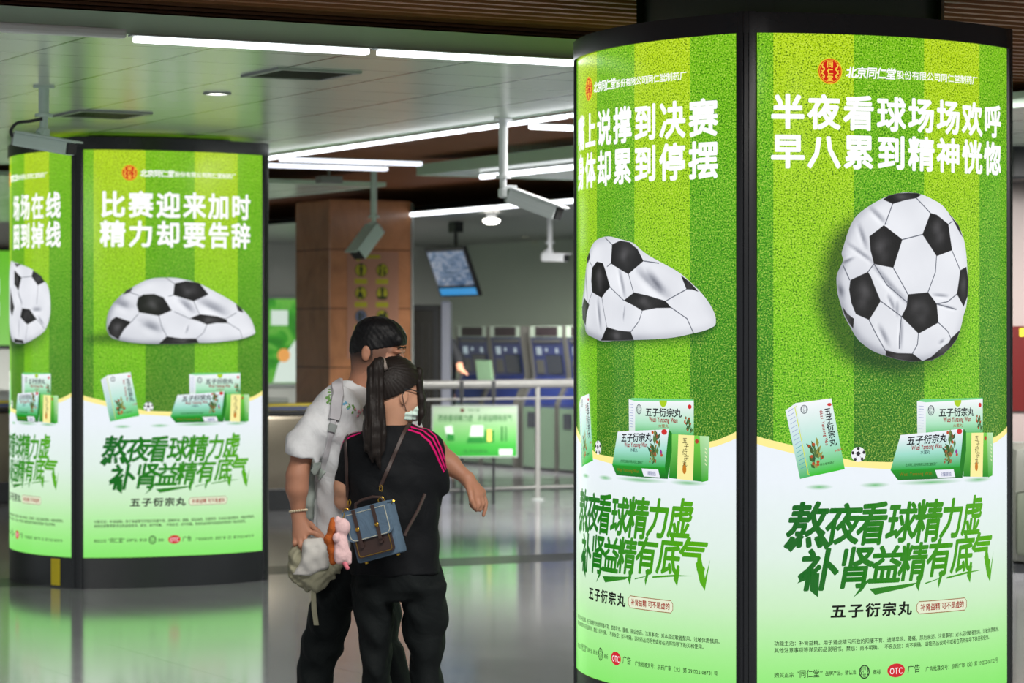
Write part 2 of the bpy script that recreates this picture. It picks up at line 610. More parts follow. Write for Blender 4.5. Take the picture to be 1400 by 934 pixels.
# ------------------------------------------------------------------ hanging screen
def make_screen():
    t = NT('video_screen_glow').set(Roughness=0.25, Base_Color=(0.02, 0.02, 0.02, 1))
    c = t.coords('Generated')
    n = t.noise(3.2, 3, 0.6, c, 1.5)
    col = t.ramp(n, [(0.3, S(18, 58, 86)), (0.48, S(86, 112, 146)), (0.6, S(150, 158, 172)), (0.72, S(60, 96, 130))])
    t.l(col, t.b.inputs['Emission Color'])
    t.b.inputs['Emission Strength'].default_value = 0.75
    return t.m


tvp = px(617.5, 372, 29.2)
ta, tb = tvp.x * GC + tvp.y * GS, -tvp.x * GS + tvp.y * GC
t = thing('hanging_screen', 'tilted flat screen hanging from the low ceiling above the steel railing', 'screen', tvp, GRID)
# screen faces -a, its width runs along b
tilt = Matrix.Rotation(math.radians(-21), 4, 'Y')
MB().box((0, -0.46, -0.28), (0.04, 0.46, 0.28), tilt, 0.006).obj('screen_case', M_DARK, t)
MB().box((-0.004, -0.42, -0.155), (0.001, 0.42, 0.235), tilt).obj('picture', make_screen(), t)
MB().box((-0.004, -0.42, -0.262), (0.001, 0.42, -0.185), tilt).obj('caption_bar', glow('blue_caption_glow', S(50, 150, 215), 0.85), t)
MB().tube([(0.05, 0, 0.2), (0.05, 0, ZL - tvp.z)], 0.02).box((0.0, -0.08, 2.69 - tvp.z), (0.1, 0.08, ZL - tvp.z)).obj('ceiling_pole', M_DARK, t)

# ------------------------------------------------------------------ ticket machines
M_KBLUE = mat('dark_blue_panel', S(30, 40, 86), 0.3, 0, 0.5, 0.1, 5)
M_KSCR = mat('machine_screen_glass', S(24, 30, 44), 0.15, 0, 0.6, 0.1, 5)
M_KLOW = mat('silver_lower_panel', S(120, 146, 124), 0.2, 0.6, 0.5, 0.06, 3)
M_KSIDE = mat('machine_side_frame', S(84, 84, 80), 0.4, 0.3, 0.5, 0.1, 4)
M_KTOP = mat('pale_machine_top', S(150, 165, 150), 0.4, 0, 0.5, 0.06, 4)
M_KBTN = glow('lit_button', S(190, 215, 225), 0.45)
M_PINK = mat('pinkish_printed_strip', S(44, 36, 40), 0.5, 0, 0.3, 0.7, 18)
M_MINT = mat('mint_paper', S(150, 190, 150), 0.6, 0, 0.3, 0.1, 20)
KA = 15.4


def ticket_machine(b0, label, first=None):
    if first is not None:
        return dup(first, gw(KA, b0, 0), GRID, label)
    t = thing('ticket_machine', label, 'ticket machine', gw(KA, b0, 0), GRID, 'blue ticket machines in a row')
    W = 0.84                                    # width along b (y); face looks along -x; local y 0..W
    prof = [(0.0, 0.0), (0.80, 0.0), (0.80, 1.69), (0.10, 1.69), (0.10, 1.55), (0.16, 1.10), (0.02, 0.82), (0.0, 0.78)]
    MB().prism(prof, 0.03, W - 0.03).obj('machine_body', M_KBLUE, t)
    g = MB()
    pf = [(x - 0.025 if x < 0.5 else x, z) for x, z in prof]
    g.prism(pf, 0.0, 0.03).prism(pf, W - 0.03, W)
    g.obj('side_frame', M_KSIDE, t)
    MB().box((0.085, 0.03, 1.56), (0.10, W - 0.03, 1.69)).obj('top_sign', M_KTOP, t)
    MB().box((0.080, 0.15, 1.57), (0.086, W - 0.15, 1.68)).obj('printed_strip', M_PINK, t)
    d = Vector((0.06, 0, -0.45)).normalized()
    MB().box((0.085, 0.10, 1.50), (0.10, W - 0.10, 1.53)).obj('sign_ledge', M_KSIDE, t)
    sl = Matrix.Translation((0.10, 0, 1.55)) @ Matrix.Rotation(math.atan2(0.06, -0.45) + PI, 4, 'Y')
    MB().box((-0.012, 0.12, -0.42), (0.0, 0.50, -0.20), sl, 0.004).obj('touch_screen', M_KSCR, t)
    for y0, y1, z0, z1 in ((0.60, 0.70, -0.20, -0.11), (0.45, 0.49, -0.16, -0.12), (0.20, 0.25, -0.18, -0.12)):
        MB().box((-0.012, y0, z0), (0.0, y1, z1), sl, 0.003).obj('lit_button', M_KBTN, t)
    MB().box((-0.012, 0.56, -0.42), (0.0, 0.74, -0.26), sl, 0.003).obj('coin_unit', M_KSIDE, t)
    MB().box((-0.012, 0.03, 0.04), (0.0, W - 0.03, 0.74)).obj('lower_panel', M_KLOW, t)
    MB().box((-0.020, 0.52, 0.50), (-0.010, 0.70, 0.68), bev=0.004).obj('ticket_slot', M_KSCR, t)
    MB().box((-0.02, 0.0, 0.0), (0.0, W, 0.04)).obj('kick_plate', M_DARK, t)
    return t


k1 = ticket_machine(29.13, 'blue ticket machine against the wall, first one right of the dark cabinet')
ticket_machine(28.27, 'blue ticket machine behind the railing, second one right of the dark cabinet', k1)
k3 = ticket_machine(27.26, 'blue ticket machine straight behind the railing post, just past the dark gap', k1)
ticket_machine(26.40, 'blue ticket machine cut by the edge of the right advertising column', k1)
pp_ = gw(KA, 28.27, 0)
o = MB().box((0.045, 0.32, 0.96), (0.055, 0.70, 1.28), Matrix.Rotation(math.radians(-7), 4, 'Y')).obj('paper_notice', M_MINT)
o.location = gw(KA - 0.06, 28.27, 0)
o.rotation_euler = (0, 0, GRID)
tag(o, 'mint green paper notice stuck on the second ticket machine', 'notice')
gp = MB().box((0.2, 28.12, 0.0), (0.75, 28.255, 1.70)).obj('dark_gap_block', M_DARK)  # dark block stands in for the shaded gap between two machines
gp.location = gw(KA, 0, 0)
gp.rotation_euler = (0, 0, GRID)
tag(gp, 'narrow dark block standing in for the dark gap between the second and third ticket machine', 'panel')

# ------------------------------------------------------------------ dark cabinet left of the machines
M_CAB = mat('brownish_grey_gloss_panel', S(46, 43, 36), 0.25, 0, 0.5, 0.12, 2)
M_CABEDGE = mat('pale_lilac_edge', S(168, 172, 188), 0.3, 0.1, 0.5, 0.04, 3)
c0, c1 = px(561, 417, 29.5), px(616, 417, 29.5)
t = thing('service_cabinet', 'tall dark grey cabinet with a pale edge post right of the brown pillar', 'cabinet', (c0.x, 29.5, 0))
w = c1.x - c0.x
hz = c0.z
MB().box((-0.1, 0, 0), (w - 0.10, 0.7, hz), bev=0.01).obj('cabinet_body', M_CAB, t)
MB().box((-0.1, -0.02, hz - 0.06), (w - 0.13, 0.0, hz), bev=0.006).box((w - 0.19, -0.012, 0.0), (w - 0.13, 0.0, hz - 0.06), bev=0.003).obj('door_frame', M_DARK, t)
lv = MB()
for k in range(4):
    lv.box((0.04 + 0.075 * k, -0.010, 0.35), (0.058 + 0.075 * k, 0.0, hz - 0.2), bev=0.002)
lv.obj('louver_rib', mat('louver_dark_grey', S(36, 33, 29), 0.3, 0, 0.5, 0.1, 3), t)  # dark grey ribs, slightly darker than the cabinet body
MB().box((w - 0.105, -0.05, 0), (w, 0.7, hz + 0.04), bev=0.02).obj('edge_post', M_CABEDGE, t)

# ------------------------------------------------------------------ steel railing and its sign
RB = 22.9
r0, r1 = bpx(572, RB), 14.2
rl = thing('steel_railing', 'brushed steel railing with round posts in front of the ticket machines', 'railing', gw(r0, RB, 0), GRID)
Lr = r1 - r0
MB().tube([(0, 0, 1.12), (Lr, 0, 1.12)], 0.042, 16).obj('handrail', M_STEEL, rl, True)
MB().tube([(0.02, 0, 0.98), (Lr, 0, 0.98)], 0.012, 10).tube([(0.02, 0, 0.12), (Lr, 0, 0.12)], 0.012, 10).obj('lower_rail', M_STEEL, rl, True)
pa = bpx(735, RB) - r0
for x in (pa, min(pa + 1.25, Lr - 0.05)):
    p = MB().tube([(x, 0, 0.0), (x, 0, 1.10)], 0.026, 14).obj('post', M_STEEL, rl, True)
    MB().lathe([(0.065, 0.0), (0.065, 0.012), (0.03, 0.02)], 18, Matrix.Translation((x, 0, 0))).obj('base_flange', M_GREYMETAL, p, True)


def make_signprint():
    t = NT('green_gradient_board').set(Roughness=0.35)
    s = t.n('ShaderNodeSeparateXYZ')
    t.l(t.coords('Generated'), s.inputs[0])
    col = t.ramp(s.outputs[2], [(0.0, S(26, 140, 34)), (0.22, S(48, 154, 50)), (0.55, S(112, 168, 104)), (0.9, S(148, 170, 146))])
    t.l(col, t.b.inputs['Base Color'])
    return t.m


q0, q1 = px(592, 556, 25.4), px(706.5, 624, 25.4)
SGN = thing('notice_board', 'green advertising board hanging on the steel railing', 'sign', (q0.x, 25.4, 0), math.radians(4))
SW, SZ0, SZ1 = q1.x - q0.x, q1.z, q0.z
MB().box((0, 0, SZ0), (SW, 0.02, SZ1)).obj('board', make_signprint(), SGN)
fr = MB().box((-0.012, -0.006, SZ0 - 0.012), (SW + 0.012, 0.024, SZ0)).box((-0.012, -0.006, SZ1), (SW + 0.012, 0.024, SZ1 + 0.012))
fr.box((-0.012, -0.006, SZ0), (0, 0.024, SZ1)).box((SW, -0.006, SZ0), (SW + 0.012, 0.024, SZ1))
fr.obj('board_frame', M_GREYMETAL, SGN)
MB().box((0.25, 0.02, 1.0), (0.29, 0.05, 1.16)).box((0.55, 0.02, 1.0), (0.59, 0.05, 1.16)).tube([(0.27, 0.03, 0.0), (0.27, 0.03, 1.1)], 0.014).tube([(0.57, 0.03, 0.0), (0.57, 0.03, 1.1)], 0.014).obj('board_stand', M_DARK, SGN)


# ------------------------------------------------------------------ wall light boxes
def make_ad(seed, stops):
    t = NT('lightbox_print').set(Roughness=0.2, Base_Color=(0.02, 0.02, 0.02, 1))
    mp = t.n('ShaderNodeMapping')
    mp.inputs['Location'].default_value = (seed, seed * 2, 0)
    t.l(t.coords('Object'), mp.inputs[0])
    n = t.noise(2.2, 3, 0.6, mp.outputs[0], 1.2)
    t.l(t.ramp(n, stops), t.b.inputs['Emission Color'])
    t.b.inputs['Emission Strength'].default_value = 0.8
    return t.m


M_ADGREEN = make_ad(3.1, [(0.3, S(30, 110, 30)), (0.5, S(60, 160, 40)), (0.6, S(110, 190, 70)), (0.75, S(40, 120, 40))])
M_ADWHITE = glow('lit_white_print', S(215, 232, 220), 0.85)
M_ADORANGE = glow('lit_orange_print', S(235, 160, 60), 0.85)
M_LIME = glow('lit_lime_print', S(100, 190, 20), 0.9)
WB = 33.2
q0, q1 = px(375, 403, 35.6), px(402, 530, 35.6)
ca = q0.x * GC + q0.y * GS
t = thing('wall_lightbox', 'dark framed lit poster with an orange spot on the far wall left of the pillar', 'lightbox', gw(ca, WB, 0), GRID)
MB().box((0, -0.08, q1.z), (0.9, 0, q0.z), bev=0.01).obj('box_frame', M_GREYMETAL, t)
MB().box((0.05, -0.09, q1.z + 0.05), (0.85, -0.08, q0.z - 0.05)).obj('lit_print', M_ADGREEN, t)
g = MB()
g.prism([(0.13, q1.z + 0.06), (0.62, q1.z + 0.06), (0.62, q1.z + 0.80), (0.45, q1.z + 0.62), (0.2, q1.z + 0.3)], -0.096, -0.09)
g.box((0.10, -0.096, q0.z - 0.40), (0.34, -0.09, q0.z - 0.2)).obj('white_shape', M_ADWHITE, t)
MB().prism(disc(0.09, 0.28, q1.z + 0.42, 0), -0.10, -0.096).obj('orange_spot', M_ADORANGE, t)
q0, q1 = px(-20, 343, 33.5), px(12, 472, 33.5)
ca = q0.x * GC + q0.y * GS
t = thing('wall_lightbox', 'lime green lit poster with white lettering at the left edge of the picture', 'lightbox', gw(ca - 0.8, WB - 0.6, 0), GRID)
MB().box((0, -0.08, q1.z - 0.04), (1.4, 0, q0.z + 0.05), bev=0.01).obj('box_frame', M_DARK, t)
MB().box((0.04, -0.09, q1.z), (1.36, -0.08, q0.z)).obj('lit_print', M_LIME, t)
MB().box((0.5, -0.096, q0.z - 0.55), (0.96, -0.09, q0.z - 0.33), bev=0.02).box((0.5, -0.096, q0.z - 0.82), (0.96, -0.09, q0.z - 0.62), bev=0.02).obj('white_lettering', M_ADWHITE, t)
MB().box((0.1, 0.0, 0.9), (1.3, 0.6, 3.0)).obj('backing_wall', M_WALL2, t)


# ------------------------------------------------------------------ fare gates
M_GATE = mat('warm_brushed_steel', (0.36, 0.32, 0.25, 1), 0.28, 1.0, 0.5, 0.15, 5)


def fare_gate(x, d, label, first=None):
    if first is not None:
        return dup(first, (x, d, 0), GRID, label)
    t = thing('fare_gate', label, 'fare gate', (x, d, 0), GRID, 'steel fare gates')
    MB().box((-0.9, 0, 0.10), (0.62, 0.30, 0.86), bev=0.04).obj('gate_body', M_GATE, t, True)
    MB().box((-0.92, -0.02, 0.0), (0.64, 0.32, 0.20), bev=0.01).obj('gate_base', M_DARK, t)
    MB().box((-0.9, 0.02, 0.86), (0.62, 0.28, 0.90), bev=0.01).obj('gate_top', M_DARK, t)
    MB().box((-0.85, 0.0, 0.90), (0.60, 0.26, 0.965), bev=0.01).obj('yellow_band', M_YELLOW, t)
    MB().box((-0.05, -0.006, 0.905), (0.35, 0.0, 0.945), bev=0.001).obj('blue_reader', M_NOTBLUE, t)
    MB().box((-0.4, 0.1, 0.965), (0.2, 0.2, 1.02), bev=0.02).obj('card_reader', M_GREYMETAL, t)
    return t


f1 = fare_gate(-2.16, 24.6, 'steel fare gate with a yellow band between the left column and the man')
fare_gate(-5.0, 25.6, 'steel fare gate with a yellow band at the left edge of the picture', f1)

# ------------------------------------------------------------------ right edge of the picture
M_RED = mat('red_board', S(78, 5, 4), 0.35, 0, 0.5, 0.08, 5)
M_PALE = mat('pale_pinkish_panel', S(138, 126, 124), 0.35, 0, 0.5, 0.04, 3)
D = 19.0
p0 = px(1384, 245, D)
t = thing('partition_panel', 'pale panel with a red lower board right of the right column', 'panel', (p0.x, D, 0))
MB().box((0, 0.02, 0.85), (1.6, 0.10, px(0, 243, D).z)).obj('pale_panel', M_PALE, t)
MB().box((0, 0.0, px(0, 562, D).z), (1.6, 0.02, px(0, 446, D).z)).obj('red_board', M_RED, t)
MB().box((0.05, -0.006, px(0, 460, D).z), (0.5, 0.0, px(0, 449, D).z)).obj('yellow_line', M_YELLOW, t)
MB().box((0, 0.02, 0.0), (1.6, 0.10, 0.85)).obj('panel_foot', M_GREYMETAL, t)
p0 = px(1384, 180, 18.4)
t = thing('ceiling_unit', 'dark machine housing under the ceiling right of the right column', 'ceiling unit', (p0.x, 18.4, 0))
MB().box((0, 0, px(0, 245, 18.4).z), (1.0, 0.6, px(0, 190, 18.4).z), bev=0.02).obj('unit_body', M_DARK, t)
MB().tube([(0.06, 0.2, px(0, 190, 18.4).z - 0.02), (0.16, 0.2, 3.02)], 0.05, 14).obj('duct', M_DARK, t, True)
MB().tube([(0.02, 0.3, px(0, 225, 18.4).z), (0.3, 0.05, px(0, 130, 18.4).z)], 0.035, 12).tube([(0.3, 0.05, px(0, 130, 18.4).z), (0.5, 0.1, 3.02)], 0.02, 10).obj('hanger_arm', M_GREYMETAL, t, True)
p0 = px(1385, 690, 18.2)
t = thing('baggage_scanner', 'grey rounded machine standing on the floor right of the right column', 'machine', (p0.x, 18.2, 0))
MB().box((0.0, 0, 0.05), (0.9, 0.7, px(0, 610, 18.2).z), bev=0.10).obj('scanner_body', mat('dull_grey_paint', (0.11, 0.115, 0.10, 1), 0.45), t, True)
MB().box((0.02, -0.012, 0.12), (0.85, 0.02, 0.55), bev=0.03).obj('scanner_door', mat('greenish_panel', S(84, 90, 78), 0.4), t, True)
MB().box((0.02, 0.02, 0.0), (0.88, 0.68, 0.06)).obj('scanner_base', M_DARK, t)


# ------------------------------------------------------------------ security cameras
def cctv(x, y_top, y_pivot, d, z_top, tip, tail, h, w, m, label, cable=None, cap=None):
    """pole from the ceiling to the pivot; camera body between two pixel points at their own depth"""
    p = px(x, y_pivot, d)
    t = thing('security_camera', label, 'security camera', (p.x, p.y, p.z), 0, 'pole mounted security cameras')
    top = z_top - p.z
    MB().tube([(0, 0, 0.10), (0, 0, top)], 0.027, 14).obj('pole', m, t, True)
    MB().lathe([(0.055, top - 0.012), (0.055, top), (0.02, top)], 18).obj('ceiling_flange', m, t, True)
    MB().tube([(0, 0, -0.005), (0, 0, 0.10)], 0.021, 12).lathe([(0.046, 0.085), (0.046, 0.102), (0.024, 0.106)], 16).obj('pole_sleeve', m, t, True)
    a = px(*tail) - p
    b_ = px(*tip) - p
    ax = (b_ - a).normalized()
    mid = (a + b_) / 2
    L = (b_ - a).length
    side = ax.cross(Vector((0, 0, 1))).normalized()
    up = side.cross(ax)
    M = Matrix(((ax.x, side.x, up.x, mid.x), (ax.y, side.y, up.y, mid.y), (ax.z, side.z, up.z, mid.z), (0, 0, 0, 1)))
    g = MB()
    g.box((-L / 2 + 0.012, -w / 2, -h / 2), (L / 2 - 0.012, w / 2, h / 2), M, 0.008)
    for k in range(3):
        zz = -h / 2 + h * (0.25 + 0.25 * k)
        g.box((-L / 2 + 0.02, -w / 2 - 0.003, zz - 0.004), (L / 2 - 0.02, w / 2 + 0.003, zz + 0.004), M)
    g.obj('camera_body', m, t)
    MB().box((-L / 2 + 0.02, -w / 2 - 0.008, h / 2), (L / 2 + 0.025, w / 2 + 0.008, h / 2 + 0.010), M, 0.003).obj('sun_shield', m, t)
    MB().box((L / 2 - 0.014, -w / 2 + 0.006, -h / 2 + 0.006), (L / 2, w / 2 - 0.006, h / 2 - 0.006), M, 0.003).obj('front_glass', M_DARK, t)
    MB().box((-L / 2, -w / 2 + 0.002, -h / 2 + 0.002), (-L / 2 + 0.014, w / 2 - 0.002, h / 2 - 0.002), M, 0.003).obj('rear_cap', cap or M_GREYMETAL, t)
    k = Vector((0, 0, 0))
    g = MB()
    j = M @ Vector((-L * 0.12 if cable else -L * 0.40, 0, h / 2 + 0.01))
    g.tube([(0, 0, 0.02), j * 0.5 + Vector((0, 0, 0.012)), j], [0.024, 0.024, 0.02], 12)
    g.lathe([(0.012, -0.03), (0.03, -0.022), (0.03, 0.022), (0.012, 0.03)], 14, Matrix.Translation((0, 0, 0.0)))
    g.obj('swivel_joint', m, t, True)
    if cable:
        pts = [px(*c) - p for c in cable]
        sm = []
        for i in range(len(pts) - 1):
            for s in range(5):
                q0, q1, q2, q3 = pts[max(i - 1, 0)], pts[i], pts[i + 1], pts[min(i + 2, len(pts) - 1)]
                u = s / 5
                sm.append(0.5 * (2 * q1 + (q2 - q0) * u + (2 * q0 - 5 * q1 + 4 * q2 - q3) * u * u + (3 * q1 - q0 - 3 * q2 + q3) * u ** 3))
        sm.append(pts[-1])
        MB().tube(sm, 0.0085, 10).obj('cable', M_DARK, t, True)
    return t


M_CAMGREY = mat('mint_grey_camera_paint', (0.55, 0.68, 0.63, 1), 0.35, 0, 0.5, 0.05, 8)
M_CAMPALE = mat('pale_camera_paint', (0.74, 0.76, 0.80, 1), 0.35, 0, 0.5, 0.05, 8)
d = 13.9
cctv(60, 115, 183, d, ZR, (99, 204, d - 0.12), (22, 190, d + 0.04), 0.068, 0.085, M_CAMGREY,
     'grey security camera with a looping black cable in front of the left column',
     [(58, 162.5, d - 0.02), (40, 166, d - 0.02), (24, 168, d - 0.02), (15.5, 177, d), (16, 185, d), (23, 190.5, d + 0.03)])
d = 16.0
cctv(688, 163, 264, d, ZR, (765, 293, d - 0.10), (696, 267, d + 0.03), 0.085, 0.10, M_CAMPALE,
     'pale security camera on a long pole just left of the right column')
d = 22.4
cctv(511, 236, 312, d, 3.02, (487, 349, d - 0.16), (515, 311, d - 0.0), 0.11, 0.13, M_CAMGREY,
     'grey green security camera in front of the brown pillar')
d = 26.5
cctv(752, 318, 345, d, ZL, (775, 353, d - 0.1), (742, 352, d + 0.05), 0.075, 0.09, M_CAMPALE,
     'small pale security camera far back under the low ceiling by the right column')

# ------------------------------------------------------------------ advertising columns
PR, PPHI, PD = 1.3868, 0.45819, 0.6643        # radius and half angle of a bowed panel, distance of its chord from the axis
PC = PD - PR * math.cos(PPHI)
PUM = PR * PPHI
V_TOP, V_BOT = 2.769, 0.194


def bend(k, u, v, off=0.0):
    th = u / PR
    n = PC + (PR + off) * math.cos(th)
    t = (PR + off) * math.sin(th)
    x, y = t, -n                               # face 0 looks along -y
    for _ in range(k):                         # each further face is turned by -90 degrees
        x, y = y, -x
    return Vector((x, y, v))


def lin(c):
    return S(*c) if len(c) == 3 else c


GLYPH = {}


def glyph(ch, off):
    key = (ch, off)
    if key not in GLYPH:
        c = bpy.data.curves.new('glyph', 'FONT')
        c.body = ch
        c.resolution_u = 2
        c.offset = off
        c.fill_mode = 'FRONT'
        o = bpy.data.objects.new('glyph', c)
        COL.objects.link(o)
        bpy.context.view_layer.update()
        me = bpy.data.meshes.new_from_object(o.evaluated_get(bpy.context.evaluated_depsgraph_get()))
        vs = [(v.co.x, v.co.y) for v in me.vertices]
        fs = [tuple(p.vertices) for p in me.polygons]
        wdt = max([x for x, _ in vs] or [0.3])
        bpy.data.meshes.remove(me)
        bpy.data.objects.remove(o)
        bpy.data.curves.remove(c)
        cjk = ord(ch) > 0x2e00
        cx = 0.5 if cjk else wdt / 2
        GLYPH[key] = ([(x - cx, y - 0.38) for x, y in vs], fs, 1.0 if cjk else wdt + 0.06)
    return GLYPH[key]


def catmull(pts, sub=3):
    out, n = [], len(pts)
    for i in range(n):
        p0, p1, p2, p3 = (np.array(pts[(i + j) % n], float) for j in (-1, 0, 1, 2))
        for s in range(sub):
            t = s / sub
            out.append(tuple(0.5 * (2 * p1 + (p2 - p0) * t + (2 * p0 - 5 * p1 + 4 * p2 - p3) * t * t + (3 * p1 - p0 - 3 * p2 + p3) * t ** 3)))
    return out


class Sheet:
    """printed artwork in poster metres (u across, v up); laid on the bowed panel at the end"""

    def __init__(self):
        self.v, self.c, self.f = [], [], []

    def add(self, pts, faces, col, layer):
        n = len(self.v)
        for p in pts:
            self.v.append((p[0], p[1], layer))
        self.c += [col] * len(pts) if isinstance(col, tuple) and isinstance(col[0], float) else list(col)
        self.f += [tuple(i + n for i in f) for f in faces]

    def poly(self, pts, col, layer=1):
        if callable(col):
            cs = [lin(col(*p)) for p in pts]
        elif isinstance(col, list):
            cs = [lin(c) for c in col]
        else:
            cs = lin(col)
        tri = tessellate_polygon([[Vector((p[0], p[1], 0)) for p in pts]])
        self.add(pts, [tuple(t) for t in tri], cs, layer)
        return self

    def line(self, pts, w, col, layer=1, taper=False):
        pts = [Vector((p[0], p[1])) for p in pts]
        L, R = [], []
        for i, p in enumerate(pts):
            t = (pts[min(i + 1, len(pts) - 1)] - pts[max(i - 1, 0)])
            t = t.normalized() if t.length > 1e-9 else Vector((1, 0))
            nn = Vector((-t.y, t.x)) * (w / 2 * ((1 - i / (len(pts) - 1) * 0.85) if taper else 1))
            L.append(p + nn)
            R.append(p - nn)
        vs = [tuple(p) for p in L] + [tuple(p) for p in R]
        n = len(pts)
        self.add(vs, [(i, i + 1, n + i + 1, n + i) for i in range(n - 1)], lin(col), layer)
        return self

    def disc(self, u, v, ru, rv, col, layer=1, n=28):
        self.poly([(u + ru * math.cos(2 * PI * k / n), v + rv * math.sin(2 * PI * k / n)) for k in range(n)], col, layer)
        return self

    def ring(self, u, v, ru, rv, w, col, layer=1, n=32):
        vs, fs = [], []
        for k in range(n):
            c, s = math.cos(2 * PI * k / n), math.sin(2 * PI * k / n)
            vs += [(u + ru * c, v + rv * s), (u + (ru - w) * c, v + (rv - w) * s)]
            q = (k + 1) % n
            fs.append((2 * k, 2 * q, 2 * q + 1, 2 * k + 1))
        self.add(vs, fs, lin(col), layer)
        return self

    def char(self, ch, u, v, w, h, col, layer=1, off=0.0, shear=0.0, rot=0.0):
        vs, fs, _ = glyph(ch, 0.0)
        c, s = math.cos(rot), math.sin(rot)
        n = 0 if off < 0.004 else (4 if off < 0.014 else 8)
        shifts = [(0.0, 0.0)] + [(off * math.cos(2 * PI * (i + .5) / n), off * math.sin(2 * PI * (i + .5) / n)) for i in range(n)]
        if n == 8 and off > 0.028:
            shifts += [(off * .5 * math.cos(2 * PI * i / 4), off * .5 * math.sin(2 * PI * i / 4)) for i in range(4)]
        for dx, dy in shifts:                  # a heavier weight: the letter struck several times
            pts = []
            for x, y in vs:
                a, b = (x + dx) * w + shear * (y + dy) * h, (y + dy) * h
                pts.append((u + a * c - b * s, v + a * s + b * c))
            self.add(pts, fs, [lin(col(*p)) for p in pts] if callable(col) else lin(col), layer)
        return self

    def text(self, s, u0, u1, v, h, col, layer=1, off=0.0, shear=0.0, v1=None):
        adv = [0.34 if c == ' ' else glyph(c, 0.0)[2] for c in s]
        tot = sum(adv)
        k = (u1 - u0) / tot
        x = u0
        for c, a in zip(s, adv):
            if c != ' ':
                um = x + a * k / 2
                vm = v if v1 is None else v + (v1 - v) * (um - u0) / (u1 - u0)
                rot = 0 if v1 is None else math.atan2(v1 - v, u1 - u0)
                self.char(c, um, vm, k, h, col, layer, off, shear, rot)
            x += a * k
        return self

    def finish(self, name, k, parent, m, cut=0.03, cutv=0.0, colour=None):
        bm = bmesh.new()
        cl = bm.verts.layers.float_color.new('Col')
        bv = []
        for p, c in zip(self.v, self.c):
            w = bm.verts.new(p)
            w[cl] = c
            bv.append(w)
        for f in self.f:
            try:
                bm.faces.new([bv[i] for i in f])
            except ValueError:
                pass
        if cut and self.v:
            us = [p[0] for p in self.v]
            x = math.ceil(min(us) / cut) * cut
            while x < max(us):
                bmesh.ops.bisect_plane(bm, geom=bm.verts[:] + bm.edges[:] + bm.faces[:], dist=1e-6, plane_co=(x, 0, 0), plane_no=(1, 0, 0))
                x += cut
        if cutv and self.v:
            us = [p[1] for p in self.v]
            x = math.ceil(min(us) / cutv) * cutv
            while x < max(us):
                bmesh.ops.bisect_plane(bm, geom=bm.verts[:] + bm.edges[:] + bm.faces[:], dist=1e-6, plane_co=(0, x, 0), plane_no=(0, 1, 0))
                x += cutv
            bmesh.ops.triangulate(bm, faces=bm.faces[:])
        if colour:
            P = np.array([v.co[:] for v in bm.verts])
            for v, c in zip(bm.verts, colour(P)):
                v[cl] = c
        for f in bm.faces:
            f.normal_update()
            if f.normal.z < 0:
                f.normal_flip()
        for v in bm.verts:
            v.co = bend(k, v.co.x, v.co.y, 0.0005 + 0.0006 * v.co.z)
        me = bpy.data.meshes.new(name)
        bm.to_mesh(me)
        bm.free()
        me.materials.append(m)
        return link(bpy.data.objects.new(name, me), parent)


def make_print():
    t = NT('backlit_print').set(Base_Color=(0.02, 0.02, 0.02, 1), Roughness=0.16)
    t.b.inputs['Specular IOR Level'].default_value = 0.16
    a = t.n('ShaderNodeAttribute', attribute_name='Col')
    n = t.noise(30, 2, 0.5, t.coords('Object'))
    t.l(a.outputs['Color'], t.b.inputs['Emission Color'])
    t.l(t.math('MULTIPLY_ADD', n, 0.03, 0.985), t.b.inputs['Emission Strength'])
    return t.m


def make_grass():
    t = NT('backlit_grass_print').set(Base_Color=(0.02, 0.02, 0.02, 1), Roughness=0.16)
    t.b.inputs['Specular IOR Level'].default_value = 0.16
    a = t.n('ShaderNodeAttribute', attribute_name='poster')
    s = t.n('ShaderNodeSeparateXYZ')
    t.l(a.outputs['Vector'], s.inputs[0])
    u, v, tone = s.outputs
    cv = t.n('ShaderNodeCombineXYZ')
    t.l(u, cv.inputs[0])
    t.l(v, cv.inputs[1])
    vec = cv.outputs[0]
    stripe = t.math('GREATER_THAN', t.math('FRACT', t.math('DIVIDE', t.math('ADD', u, 0.2415 + 6.52), 0.652)), 0.5)
    hv = t.math('DIVIDE', t.math('SUBTRACT', v, 1.05), 1.7)
    light = t.ramp(hv, [(0.0, S(84, 180, 0)), (0.35, S(124, 204, 4)), (0.75, S(168, 218, 6)), (1.0, S(186, 222, 20))])
    dark = t.ramp(hv, [(0.0, S(38, 116, 4)), (0.35, S(62, 150, 6)), (0.75, S(102, 186, 8)), (1.0, S(122, 196, 14))])
    n1 = t.noise(150, 2, 0.8, vec)
    n2 = t.noise(60, 3, 0.7, vec)
    n3 = t.noise(6, 3, 0.6, vec)
    col = t.mix(stripe, dark, light)
    k = t.math('ADD', t.math('MULTIPLY', t.math('SUBTRACT', n1, 0.5), 9.5), t.math('MULTIPLY', t.math('SUBTRACT', n2, 0.5), 1.3))
    k = t.math('ADD', k, t.math('MULTIPLY', t.math('SUBTRACT', n3, 0.5), 0.5))
    dk = t.n('ShaderNodeClamp')
    t.l(t.math('SUBTRACT', t.math('MULTIPLY', k, -1.05), 0.16), dk.inputs[0])
    lt = t.n('ShaderNodeClamp')
    t.l(t.math('SUBTRACT', t.math('MULTIPLY', k, 0.62), 0.10), lt.inputs[0])
    col = t.mix(t.math('MULTIPLY', dk.outputs[0], 0.88), col, S(22, 84, 8))
    col = t.mix(t.math('MULTIPLY', lt.outputs[0], 0.55), col, S(236, 248, 120))
    col = t.mix(tone, col, S(12, 50, 12))
    t.l(col, t.b.inputs['Emission Color'])
    t.b.inputs['Emission Strength'].default_value = 1.0
    return t.m


M_PRINT = make_print()
M_GRASS = make_grass()

